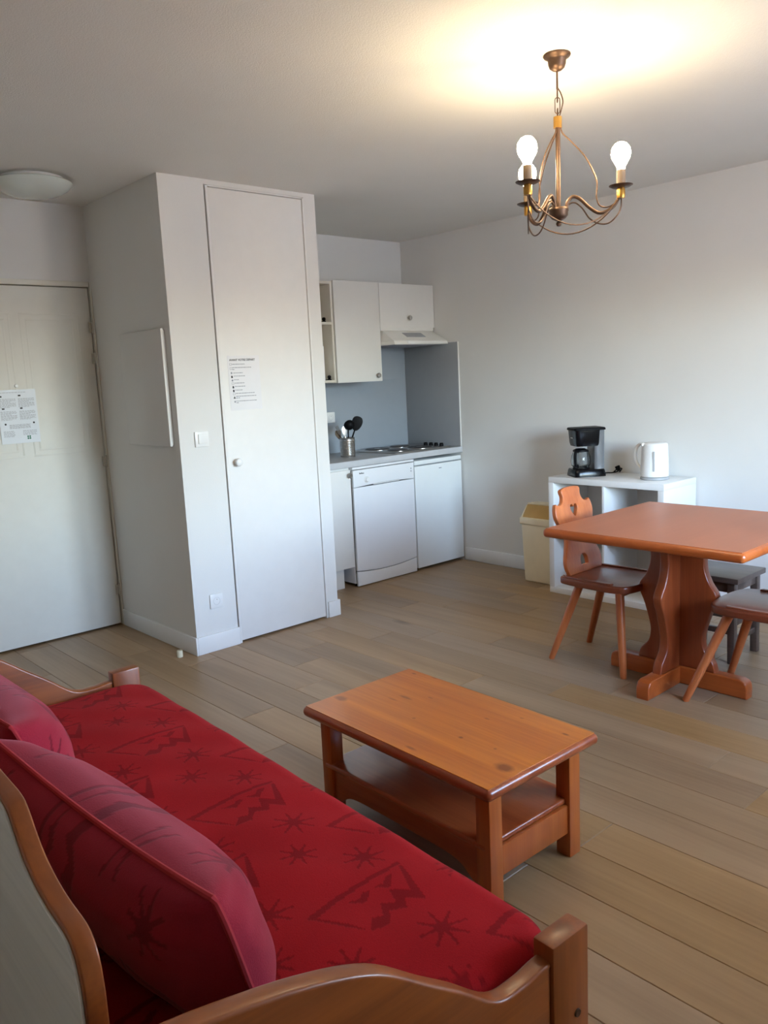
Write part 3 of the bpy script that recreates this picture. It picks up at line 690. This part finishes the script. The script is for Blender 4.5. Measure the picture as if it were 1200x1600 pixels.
B().lathe([(0, 0), (.008, .001), (.013, .010), (.016, .024), (.016, .034), (0, .034)], (.068, -.080, .016), 16, mat=Matrix.Rotation(math.radians(-25), 4, 'X')).tube(spline([(.045, -.05, .006), (.055, -.075, .030), (.075, -.095, .032), (.09, -.07, .007)], 5), .004, 8).done('plug', 'black', cord)

kt = thing('kettle', 'white electric kettle with round handle on the cube shelf', 'kettle', (4.50, 2.545, KZ), math.radians(0))
B().lathe([(0, 0), (.078, 0), (.084, .004), (.084, .014), (.078, .018), (0, .018)], n=32).done('power_base', 'grey_pl', kt)
B().lathe([(0, .019), (.080, .020), (.083, .026), (.082, .08), (.079, .15), (.077, .205), (.074, .216), (.066, .222), (0, .226)], n=36).done('jug', 'white_pl', kt)
hv = Vector((-.05, 1, 0)).normalized()
hpts = [hv*r+Vector((0, 0, z)) for r, z in ((.068, .212), (.088, .214), (.112, .196), (.126, .160), (.126, .122), (.112, .086), (.092, .066), (.076, .062))]
B().tube(spline(hpts, 5), .0105, 10).done('handle', 'white_pl', kt)
gd = Vector((-.90, -.43, 0)).normalized(); ga = math.atan2(gd.y, gd.x)
B().box(.0795, .084, -.0055, .0055, .055, .175, .0015, mat=Matrix.Rotation(ga, 4, 'Z')).done('water_gauge', 'grey_pl', kt)
B().box(.066, .084, -.018, .018, .205, .222, .004, mat=Matrix.Rotation(ga-1.2, 4, 'Z')).done('spout', 'white_pl', kt)

cb = thing('cable', 'pale cable hanging in the upper cell of the cube shelf', 'cable', (4.50, 2.83, KZ/2+.008))
B().tube(spline([(.02, -.005, .335), (.015, .015, .27), (.0, .03, .20), (.02, .015, .12), (.0, .03, .05), (-.02, .05, .005), (-.06, .09, .005), (-.02, .14, .005)], 6), .005, 8).done('pale_lead', 'white_pl', cb)
B().tube([(.0, -.012, .325), (-.01, .035, .245)], .0055, 8).done('black_lead', 'black', cb)

# ------------------------------------------------------------------ bin
wb = thing('waste_bin', 'cream plastic swing-top bin beside the cube shelf', 'bin', (4.535, 3.365, 0))
b = B(); a, c2 = .098, .135; a2, c3 = .110, .150
b.hexa([(-a, -c2, 0), (a, -c2, 0), (a, c2, 0), (-a, c2, 0)], [(-a2, -c3, .415), (a2, -c3, .415), (a2, c3, .415), (-a2, c3, .415)], .012, 3); b.done('body', 'bin', wb)
B().box(-.118, .118, -.158, .158, .405, .455, .010, 3).done('rim', 'bin', wb)
# hood: two cheek panels and a top, with the flap swung inside
for s in (-1, 1):
    pr_ = [(-.110, .450), (.110, .450), (.085, .525), (.02, .545), (-.045, .530)]
    B().plate([pr_], .008, .002, mat=MXZ(s*.148)).done('hood_cheek', 'bin', wb)
B().hexa([(-.03, -.152, .535), (.10, -.152, .535-.012), (.10, .152, .535-.012), (-.03, .152, .535)], [(-.03, -.152, .545), (.095, -.152, .538), (.095, .152, .538), (-.03, .152, .545)], .002).done('hood_top', 'bin', wb)
B().hexa([(-.100, -.142, .452), (-.092, -.142, .452), (-.092, .142, .452), (-.100, .142, .452)], [(-.040, -.142, .536), (-.032, -.142, .536), (-.032, .142, .536), (-.040, .142, .536)], .001).done('flap', 'bin_flap', wb)
B().hexa([(.100, -.142, .452), (.108, -.142, .452), (.108, .142, .452), (.100, .142, .452)], [(.082, -.142, .53), (.09, -.142, .53), (.09, .142, .53), (.082, .142, .53)], .001).done('hood_rear', 'bin', wb)

# ------------------------------------------------------------------ kitchen
KF = 4.305; G = .0015
wt = thing('worktop', 'grey laminate kitchen worktop with a pale front edge', 'worktop', (XCR, KF-.012, .856))
B().box(0+G, XR-XCR-G, .012, YK-KF+.012-G, 0, .044, .001).done('slab', 'worktop', wt)
B().box(0+G, XR-XCR-G, 0, .012, 0, .044, .003).done('front_edging', 'worktop_edge', wt)
sp = thing('splashback', 'blue-grey splashback panel on the wall behind the cooktop', 'splashback', (XCR, YK, .90))
B().box(G, XR-XCR-.008, -.008, -.0005, .001, .54, .0005).done('panel', 'splash', sp)
B().box(1.063, XR-XCR-.008, -.008, -.0005, .54, .92, .0005).done('panel_upper', 'splash', sp)
sp2o = thing('splashback', 'grey side splashback panel on the right wall beside the cooktop', 'splashback', (XR, KF, .90))
B().box(-.008, -.0005, .003, YK-KF-.010, .001, .80, .0008).done('panel', 'splash_side', sp2o)
B().box(-.0085, -.0004, -.003, .003, .001, .80, .0008).done('edge_trim', 'trim', sp2o)

bc = thing('base_cabinet', 'white base cabinet with one door beside the closet post', 'cabinet', (3.075, KF, 0))
B().box(0, .495, .022, .58, .15, .855, .001).done('carcass', 'white_lam', bc)
dr = B().box(.003, .492, .002, .021, .152, .838, .0015).done('door', 'white_lam', bc)
B().box(.0, .435, .06, .076, 0, .148, .001).done('plinth', 'white_lam', bc)
def knob(x, z, y, parent):
    k = B().lathe([(.0065, .0), (.0065, .010), (.011, .013), (.017, .018), (.0185, .022), (.016, .026), (.0115, .0265), (.0115, .024), (0, .024)], n=20, mat=RY((x, y, z))).done('knob', 'steel', parent)
    return k
knob(3.556-3.075-.008, .802, .002, dr)

dw = thing('dishwasher', 'white freestanding dishwasher under the worktop', 'dishwasher', (3.582, KF, 0))
DWW = .594
B().box(.004, DWW-.004, .03, .57, .02, .852, .003).done('cabinet', 'appl', dw)
B().box(.0, DWW, -.004, .56, .836, .852, .003).done('lid', 'appl', dw)
B().box(.012, DWW-.012, .018, .032, .095, .83).done('recess_shade', 'dark', dw)  # dark sheet painted in for the shade behind the door edges
arc = [(t, .118-.022*(1-(2*(t/DWW)-1)**2)) for t in np.linspace(.004, DWW-.004, 24)]
B().plate([arc + [(DWW-.004, .708), (.004, .708)]], .022, .004, mat=MXZ(.008)).done('door', 'appl', dw)
cp = B().plate([[(.004, .710), (.17, .717), (DWW*.5, .719), (DWW-.17, .717), (DWW-.004, .710), (DWW-.004, .830), (.004, .830)]], .024, .004, mat=MXZ(.007)).done('control_panel', 'appl', dw)
B().box(.19, .44, -.0055, .006, .712, .726, .003).done('grip', 'ink_pale', cp)
B().lathe([(.023, 0), (.023, .003), (.019, .006), (.017, .016), (.014, .019), (0, .019)], n=24, mat=RY((.125, -.005, .757))).done('dial', 'white_pl', cp)
lg = B()
for k in range(5): lg.box(.060+k*.009, .0665+k*.009, -.0056, -.004, .800, .811 if k in (0, 2) else .807)
lg.done('logo', 'ink', cp)
for z in (.788, .768): B().lathe([(.005, 0), (.005, .002), (0, .002)], n=12, mat=RY((.560, -.005, z))).done('indicator', 'ink_grey', cp)
kp = [(t, z-.005) for t, z in arc]
B().plate([kp + [(DWW-.006, .006), (.006, .006)]], .016, .002, mat=MXZ(.008)).done('kick_plate', 'appl', dw)
for x in (.03, DWW-.03):
    for y in (.05, .53): B().lathe([(0, 0), (.014, 0), (.014, .006), (.008, .010), (.008, .022), (0, .022)], (x, y, 0), 12).done('foot', 'black', dw)

fr = thing('fridge', 'white under-counter fridge at the right end of the kitchen', 'fridge', (4.180, KF, 0))
FW = 4.698-4.180
B().box(.006, FW-.006, .042, .57, .015, .80, .003).done('cabinet', 'fridge', fr)
B().box(.004, FW-.004, .0, .56, .802, .834, .004).done('top_plate', 'fridge', fr)
B().box(.010, FW-.010, .030, .044, .02, .80).done('gasket', 'ink_grey', fr)
fd = B().box(.004, FW-.004, -.004, .032, .022, .794, .005, 3).done('door', 'fridge', fr)
B().box(FW*.50, FW*.50+.028, -.0052, -.003, .755, .762, .0005).done('logo', 'ink_grey', fd)
for x in (.05, FW-.05): B().lathe([(0, 0), (.016, 0), (.016, .015), (0, .015)], (x, .08, 0), 12).done('foot', 'black', fr)

hb = thing('cooktop', 'steel electric cooktop with four dark hotplates set in the worktop', 'cooktop', (4.05, 4.365, .90))
B().box(0, .610, 0, .500, 0, .006, .003).done('tray', 'hob', hb)
for (x, y, r, red) in ((.155, .135, .075, 1), (.155, .365, .092, 0), (.39, .135, .092, 0), (.39, .365, .075, 1)):
    pl_ = B().lathe([(r+.006, .006), (r+.006, .010), (r, .013), (r-.004, .0165), (r*.34, .0165), (r*.30, .0150), (0, .0150)], (x, y, 0), 32).done('hotplate', 'plate', hb)
    B().lathe([(r+.012, .006), (r+.012, .009), (r+.0065, .010), (r+.0065, .006)], (x, y, 0), 32).done('rim', 'hob', pl_)
    B().lathe([(r*.30, .0151), (r*.28, .0158), (0, .0158)], (x, y, 0), 20).done('centre', 'plate_red' if red else 'steel', pl_)
for k in range(4):
    B().lathe([(0, .006), (.017, .006), (.017, .012), (.014, .028), (.012, .030), (0, .030)], (.570, .075+k*.058, 0), 16).done('knob', 'black', hb)

ut = thing('utensil_pot', 'ribbed steel pot on the worktop beside the cooktop', 'pot', (3.765, 4.56, .90))
pp = [(0, 0), (.052, 0), (.054, .003)]
for k in range(10):
    z = .012+k*.011; pp += [(.054, z), (.0565, z+.0035), (.054, z+.007)]
pp += [(.054, .135), (.0565, .138), (.0555, .140), (.052, .138), (.052, .006), (0, .006)]
B().lathe(pp, n=32).done('pot', 'steel', ut)
UB = Vector((3.765, 4.56, .906))
camdir = Vector((_r.x, _r.y, 0)).normalized()
def utensil(name, label, base, top, head, mat, hmat):
    """base/top: (lateral, depth, z) relative to the pot; lateral runs along the picture, depth along the room"""
    r = thing(name, label, 'utensil', tuple(UB))
    q = lambda t: camdir*t[0]+Vector((-camdir.y, camdir.x, 0))*t[1]+Vector((0, 0, t[2]))
    B().tube([q(base), q(base).lerp(q(top), .5), q(top)], [.004, .005, .0055], 8).done('handle', mat, r)
    d = (q(top)-q(base)).normalized()
    M4 = Matrix.Translation(q(top)) @ d.to_track_quat('Z', 'X').to_matrix().to_4x4()
    head(r, M4, hmat); return r
def ladle_head(r, M4, mat):
    b = B(); b.lathe([(0, -.032), (.020, -.028), (.034, -.014), (.040, .004), (.038, .006), (.031, -.010), (.018, -.023), (0, -.027)], (0, 0, 0), 22, mat=M4 @ Matrix.Translation((-.028, 0, .012)) @ Matrix.Rotation(math.radians(70), 4, 'Y'))
    b.done('bowl', mat, r)
def spatula_head(r, M4, mat):
    o = sp2([(-.014, 0), (-.034, .030), (-.038, .070), (-.022, .098), (.010, .102), (.036, .085), (.038, .040), (.014, 0)], 3, True)
    B().plate([o], .005, .0015, mat=M4 @ RX).done('blade', mat, r)
def spoon_head(r, M4, mat):
    o = sp2([(-.006, 0), (-.018, .025), (-.019, .055), (0, .075), (.019, .055), (.018, .025), (.006, 0)], 3, True)
    B().plate([o], .003, .001, mat=M4 @ RX).done('bowl', mat, r)
def fork_head(r, M4, mat):
    b = B(); b.plate([sp2([(-.005, 0), (-.013, .018), (-.013, .034), (.013, .034), (.013, .018), (.005, 0)], 2, True)], .003, .001, mat=M4 @ RX)
    for k in (-.010, -.0033, .0033, .010): b.box(k-.0018, k+.0018, -.0012, .0012, .03, .07, 0, mat=M4)
    b.done('tines', mat, r)
utensil('ladle', 'black ladle standing in the steel pot', (.005, .02, .01), (.012, .0, .215), ladle_head, 'black', 'black')
utensil('spatula', 'black spatula leaning right out of the steel pot', (-.01, -.01, .01), (.058, .0, .185), spatula_head, 'black', 'black')
utensil('fork', 'steel serving fork leaning left in the pot', (.02, -.01, .005), (-.045, .0, .155), fork_head, 'steel', 'steel')
utensil('spoon', 'steel spoon upright in the middle of the pot', (.0, -.025, .005), (-.012, -.03, .145), spoon_head, 'steel', 'steel')
utensil('spoon', 'pale spoon leaning furthest left in the pot', (.01, .02, .005), (-.046, .02, .120), spoon_head, 'candle', 'candle')

# upper units
UF = 4.548
os_ = thing('open_shelf', 'cream open wall shelf unit between closet and upper cabinet', 'shelf', (3.36, UF+.012, 1.437))
sw, sd, sh = .338, YK-UF-.012-G, .698
B().box(0, .018, 0, sd, 0, sh, .001).done('side_panel', 'cream_lam', os_); B().box(sw-.018, sw, 0, sd, 0, sh, .001).done('side_panel', 'cream_lam', os_)
B().box(.018, sw-.018, 0, sd, 0, .018, .001).done('shelf_board', 'cream_lam', os_); B().box(.018, sw-.018, 0, sd, sh-.018, sh, .001).done('shelf_board', 'cream_lam', os_)
B().box(.018, sw-.018, 0, sd-.01, .402, .420, .001).done('shelf_board', 'cream_lam', os_)
B().box(.018, sw-.018, sd-.008, sd-.002, .018, sh-.018).done('back_panel', 'cream_lam', os_)
lf = thing('leaflet_stack', 'white leaflets standing on the lower board of the open shelf', 'leaflets', (3.623, UF+.072, 1.455))
for k in range(4): B().box(-.06, .022, k*.004, k*.004+.003, 0, .24-.006*k, .0004, 1).done('leaflet', 'paper', lf)
def trinket(label, loc, s):
    t = thing('trinket', label, 'ornament', loc)
    B().lathe([(0, 0), (.016*s, 0), (.018*s, .006*s), (.010*s, .014*s), (.016*s, .024*s), (.012*s, .036*s), (0, .040*s)], n=14).done('figure', 'black', t)
    B().box(-.03*s, .012*s, -.012, .012, 0, .006*s, .001).done('stand', 'black', t)
trinket('small black object on the upper board of the open shelf', (3.645, UF+.052, 1.857), .9)
trinket('small black object beside the white leaflets on the open shelf', (3.655, UF+.040, 1.455), .9)

uc = thing('wall_cabinet', 'tall white wall cabinet beside the open shelf', 'cabinet', (3.700, UF, 1.432))
B().box(0, .428, .019, YK-UF-G, 0, .708, .001).done('carcass', 'white_lam', uc)
cdn = B().box(.001, .427, 0, .018, 0, .710, .0015).done('door', 'white_lam', uc); knob(4.078-3.700, 1.474-1.432, 0, cdn)
us = thing('wall_cabinet', 'short white wall cabinet above the range hood', 'cabinet', (4.130, UF, 1.826))
B().box(0, XR-4.130-.004, .019, YK-UF-.009, 0, .314, .001).done('carcass', 'white_lam', us)
cdn = B().box(.001, XR-4.130-.004, 0, .018, -.004, .316, .0015).done('door', 'white_lam', us); knob(4.423-4.130, 1.893-1.826, 0, cdn)

hd_ = thing('range_hood', 'white slimline range hood above the cooktop', 'range hood', (4.130, 4.40, 1.69))
hw_ = XR-4.130-.010; hy = YK-4.40-.009
B().hexa([(0, 0, 0), (hw_, 0, 0), (hw_, hy, 0), (0, hy, 0)], [(0, .010, .028), (hw_, .010, .028), (hw_, hy, .028), (0, hy, .028)], .002).done('tray', 'white_lam', hd_)
B().hexa([(.002, .016, .029), (hw_-.002, .016, .029), (hw_-.002, hy, .029), (.002, hy, .029)], [(.02, .150, .108), (hw_-.02, .150, .108), (hw_-.02, hy, .108), (.02, hy, .108)], .002).done('canopy', 'white_lam', hd_)
B().box(.004, hw_-.004, .150, hy, .1085, .1345, .001).done('collar', 'white_lam', hd_)
B().box(.02, hw_-.02, .02, hy-.02, -.004, -.0005).done('filter', 'ink_grey', hd_)
# grille on the sloping canopy
sl = math.atan2(.079, .140)
for k in range(6):
    t = .36+.075*k
    B().box(.185, .385, -.0036, .0036, -.0008, .0010, mat=Matrix.Translation((0, .016+.134*t-.0003, .029+.079*t+.0006)) @ Matrix.Rotation(sl, 4, 'X')).done('grille_slot', 'ink_grey', hd_)
B().box(hw_*.23, hw_*.98, -.003, .001, .004, .024, .001).done('front_strip', 'trim', hd_)

# ------------------------------------------------------------------ wall plates
def plate_box(name, label, cat, loc, rz=0):
    r = thing(name, label, cat, loc, rz); return r
sw_ = plate_box('light_switch', 'white light switch on the closet wall', 'switch', (2.204, YC, 1.176))
B().box(-.041, .041, -.010, -.0003, -.041, .041, .003).done('cover_plate', 'white_pl', sw_)
B().box(-.024, .030, -.016, -.0095, -.024, .026, .002).done('rocker', 'trim', sw_)
def socket(label, loc):
    r = plate_box('wall_socket', label, 'socket', loc)
    B().box(-.040, .040, -.009, -.0003, -.040, .040, .003).done('cover_plate', 'white_pl', r)
    B().lathe([(.0215, .0095), (.020, .0098), (.019, .004), (.0, .004)], n=24, mat=RY((0, 0, 0))).done('well', 'ink_pale', r)
    for dx, dz, q in ((-.0095, -.003, .0028), (.0095, -.003, .0028)):
        B().lathe([(0, .0052), (q, .0052), (q, .0), (0, 0)], (0, 0, 0), 10, mat=RY((dx, 0, dz))).done('pin_hole', 'ink', r)
    B().lathe([(0, .014), (.002, .0135), (.0024, .003), (0, .003)], n=10, mat=RY((0, 0, .010))).done('earth_pin', 'chrome', r)
socket('white wall socket low on the closet wall', (2.212, YC, .281))
socket('white wall socket on the splashback behind the utensil pot', (3.885, YK-.0085, 1.175))

ap = thing('access_panel', 'flat white fuse-box panel on the closet side wall', 'panel', (XCL, 3.945, 1.148))
B().box(-.012, -.0005, .006, .485, .006, .605, .001).done('back_frame', 'wall', ap)
B().box(-.027, -.0125, 0, .49, 0, .612, .002).done('cover', 'wall', ap)

ds = thing('door_stop', 'small cream rubber door stop on the floor by the closet', 'door stop', (1.998, 3.955, 0))
B().lathe([(0, 0), (.0155, 0), (.0165, .003), (.016, .034), (.0145, .037), (0, .038)], n=20).done('stop', 'rubber', ds)
B().lathe([(0, .0382), (.004, .0385), (.004, .0395), (0, .0395)], n=10).done('screw_head', 'steel', ds)

# notices
def bars(parent, name, rows, y, mat, hgt):
    b = B(); r = random.Random(len(rows)*7+int(hgt*1e5))
    for x0, x1, z in rows:
        x = x0
        while x < x1-.004:
            w = min(r.uniform(.006, .018), x1-x); b.box(x, x+w, y-.0004, y, z-hgt/2, z+hgt/2); x += w+.003
    o = b.done(name, mat, parent, smooth=0); o['kind'] = 'stuff'; return o
nz = thing('notice', 'white departure notice with icons on the closet door', 'notice', (2.404, YC+.0035, 1.315))
NW, NH = .205, .296
B().box(0, NW, -.0009, -.0001, 0, NH, 0).done('sheet', 'paper', nz)
text_mesh('heading', 'AVANT VOTRE DEPART', .0155, 'ink', nz, Matrix.Translation((.012, -.0011, .268)) @ RX, bold=.0004)
LNS = [(.028, .110, .250), (.028, .150, .232), (.028, .045, .222), (.032, .092, .203), (.034, .105, .186), (.034, .068, .166), (.036, .098, .148), (.036, .102, .130), (.036, .086, .110), (.038, .160, .092), (.038, .170, .076), (.038, .062, .067), (.038, .172, .050), (.038, .056, .041)]
bars(nz, 'text_lines', LNS, -.0009, 'ink_grey', .0038)
ICONS = [(.250, 'o'), (.227, 'o'), (.203, 's'), (.183, 'b'), (.163, 's'), (.146, 'o'), (.127, 'b'), (.107, 'b'), (.090, 'o'), (.070, 't'), (.047, 's')]
for k, (z, kind) in enumerate(ICONS):
    x = .018+.0012*k; b = B(); m4 = Matrix.Translation((x, -.0011, z)) @ RX
    if kind == 'o': b.plate([[(-.007, -.006), (.007, -.006), (.007, .006), (-.007, .006)], [(-.0055, -.0045), (.0055, -.0045), (.0055, .0045), (-.0055, .0045)]], .0004, .0001, mat=m4, res=0)
    elif kind == 's': b.plate([[(.0055*math.cos(a), .006*math.sin(a)) for a in np.linspace(0, 2*PI, 9)[:-1]]], .0004, .0001, mat=m4, res=0)
    elif kind == 'b': b.plate([[(-.005, -.007), (.005, -.007), (.005, .002), (.0, .007), (-.005, .004)]], .0004, .0001, mat=m4, res=0)
    else: b.plate([[(-.007, -.006), (.007, -.006), (0, .008)]], .0004, .0001, mat=m4, res=0)
    b.done('icon', 'ink' if kind in 'bt' else 'ink_grey', nz, smooth=0)

en = thing('notice', 'laminated grey information sheet on the entry door', 'notice', (1.476, YD+.0035, 1.185))
B().box(0, .212, -.0009, -.0001, 0, .300, 0).done('sheet', 'paper_grey', en)
rows = []
for cx in (.010, .112):
    for zz in (.262, .192):
        for k in range(9): rows.append((cx, cx+.088-(.03 if k in (3, 8) else 0), zz-.012-k*.0058))
for k in range(5): rows.append((.050, .165, .105-k*.005))
for k in range(6): rows.append((.015, .075, .07-k*.006)); 
for k in range(5): rows.append((.120, .195, .07-k*.006))
rows.append((.02, .16, .285)); 
bars(en, 'text_lines', rows, -.0009, 'ink_grey', .0022)
for (x, z) in ((.012, .264), (.114, .267), (.020, .196), (.118, .196)): B().box(x, x+.014, -.0014, -.0009, z-.004, z+.004).done('flag_mark', 'ink', en)
for (x, z) in ((.030, .110), (.185, .112)): B().plate([[(x+.0055*math.cos(a), z+.0055*math.sin(a)) for a in np.linspace(0, 2*PI, 13)[:-1]]], .0004, .0001, mat=MXZ(-.0012), res=0).done('icon', 'ink', en, smooth=0)
for dx in (-1, 1):
    for dz in (-1, 1):
        B().plate([[(.150+dx*.0055+.005*math.cos(a), .030+dz*.0055+.005*math.sin(a)) for a in np.linspace(0, 2*PI, 13)[:-1]]], .0004, .0001, mat=MXZ(-.0012), res=0).done('logo_petal', 'ink_green', en, smooth=0)

# ------------------------------------------------------------------ ceiling lights
cl = thing('ceiling_light', 'round flush ceiling light with frosted dish near the entry', 'ceiling light', (1.615, 4.31, H))
B().lathe([(0, -.0005), (.150, -.0005), (.155, -.012), (.150, -.030), (.10, -.034), (0, -.034)], n=48).done('base', 'white_pl', cl)
B().lathe([(.185, -.020), (.190, -.026), (.185, -.034), (.168, -.052), (.130, -.075), (.07, -.090), (0, -.094), (0, -.090), (.07, -.086), (.128, -.071), (.165, -.048), (.180, -.032)], n=56).done('dish', 'opal', cl)

AX = Vector((2.50, 1.79, 0))
ch = thing('chandelier', 'bronze three-arm chandelier with lit bulbs hanging from the ceiling', 'chandelier', (AX.x, AX.y, H))
zz = lambda z: z-H
B().lathe([(0, -.0003), (.046, -.0003), (.047, -.004), (.044, -.009), (.036, -.013), (.031, -.019), (.030, -.032), (.026, -.043), (.016, -.051), (.007, -.054), (0, -.054)], n=32).done('ceiling_rose', 'bronze', ch)
B().tube([(0, 0, zz(2.466)), (0, 0, zz(2.405))], .0035, 8).done('stem', 'bronze', ch)
# hook, chain links and the flex beside them
def link(zc, rot, h=.024, w=.0085):
    pts = []
    for a in np.linspace(0, 2*PI, 20)[:-1]:
        x = w*math.cos(a); z = math.sin(a)*w+math.copysign(h-w, math.sin(a)) if abs(math.sin(a)) > 1e-6 else 0
        pts.append((x*math.cos(rot), x*math.sin(rot), zc+z))
    B().tube(pts, .0017, 6, closed=True).done('chain_link', 'bronze', ch)
link(zz(2.385), .75, .022); link(zz(2.353), -.8, .026); link(zz(2.324), .75, .020, .0095)
B().tube(spline([(0, 0, zz(2.412)), (.012*_r.x, .012*_r.y, zz(2.392)), (.019*_r.x, .019*_r.y, zz(2.365)), (.012*_r.x, .012*_r.y, zz(2.335)), (0.004*_r.x, .004*_r.y, zz(2.31))], 6), .0022, 6).done('flex', 'bronze', ch)
B().lathe([(0, 0), (.0145, 0), (.0145, -.036), (0, -.036)], (0, 0, zz(2.316)), 24).done('collar', 'brass', ch)
B().tube([(0, 0, zz(2.281)), (0, 0, zz(2.000))], .0082, 12).done('column', 'bronze', ch)
hub = B().lathe([(0, .010), (.032, .010), (.035, .006), (.035, -.001), (.033, -.004), (.032, -.016), (.024, -.026), (.010, -.033), (0, -.033)], (0, 0, zz(2.004)), 28).done('hub', 'bronze', ch)
B().lathe([(0, -.034), (.007, -.036), (.010, -.043), (.007, -.051), (0, -.053)], (0, 0, zz(2.004)), 16).done('finial', 'bronze_dark', hub)
RA = .212
rdir = Vector((_r.x, _r.y, 0)).normalized()
base_az = math.atan2(rdir.y, rdir.x) + math.radians(-10)
for k in range(3):
    az = base_az+k*2*PI/3; dirv = Vector((math.cos(az), math.sin(az), 0))
    q = lambda r, z: dirv*r+Vector((0, 0, zz(z)))
    ar = B().tube(spline([q(.028, 2.010), q(.030, 2.030), q(.048, 2.048), q(.072, 2.040), q(.105, 2.008), q(.135, 1.988), q(.162, 1.990), q(.190, 2.008), q(.206, 2.034)], 6), .0062, 10).done('arm', 'bronze', ch)
    B().tube(spline([q(.026, 2.002), q(.034, 2.022), q(.055, 2.028), q(.080, 2.008), q(.105, 1.972), q(.135, 1.952), q(.170, 1.950), q(.198, 1.972), q(.212, 2.000), q(.213, 2.036)], 6), .0026, 8).done('lower_wire', 'bronze', ar)
    B().tube(spline([q(.010, 2.285), q(.016, 2.262), q(.045, 2.232), q(.090, 2.180), q(.122, 2.120), q(.132, 2.085), q(.130, 2.040), q(.140, 2.012), q(.165, 2.004), q(.190, 2.014), q(.208, 2.036)], 6), .0026, 8).done('upper_wire', 'bronze', ar)
    B().lathe([(0, 2.030), (.0135, 2.030), (.0145, 2.036), (.0145, 2.058), (.012, 2.064), (0, 2.064)], tuple(dirv*RA+Vector((0, 0, -H))), 20).done('socket_sleeve', 'brass', ar)
    B().lathe([(0, 2.064), (.030, 2.066), (.040, 2.071), (.041, 2.073), (.030, 2.0695), (.0, 2.068)], tuple(dirv*RA+Vector((0, 0, -H))), 28).done('drip_pan', 'bronze_dark', ar)
    B().lathe([(0, 2.069), (.0155, 2.069), (.0155, 2.122), (.0135, 2.124), (0, 2.124)], tuple(dirv*RA+Vector((0, 0, -H))), 20).done('candle_sleeve', 'candle', ar)
    bl = B().lathe([(0, 2.122), (.0125, 2.124), (.0145, 2.134), (.022, 2.147), (.0305, 2.162), (.0335, 2.178), (.0305, 2.195), (.020, 2.209), (.009, 2.2145), (0, 2.2155)], tuple(dirv*RA+Vector((0, 0, -H))), 24).done('bulb', 'bulb', ar)
    # drooping wire to the next arm
    az2 = az+2*PI/3; d2v = Vector((math.cos(az2), math.sin(az2), 0))
    sag = []
    for t in np.linspace(0, 1, 17):
        p = (dirv*RA).lerp(d2v*RA, t); p.z = zz(2.036)-.098*(1-(2*t-1)**2)**.9*1.0; sag.append(p)
    B().tube(sag, .0026, 8).done('swag_wire', 'bronze', ch)
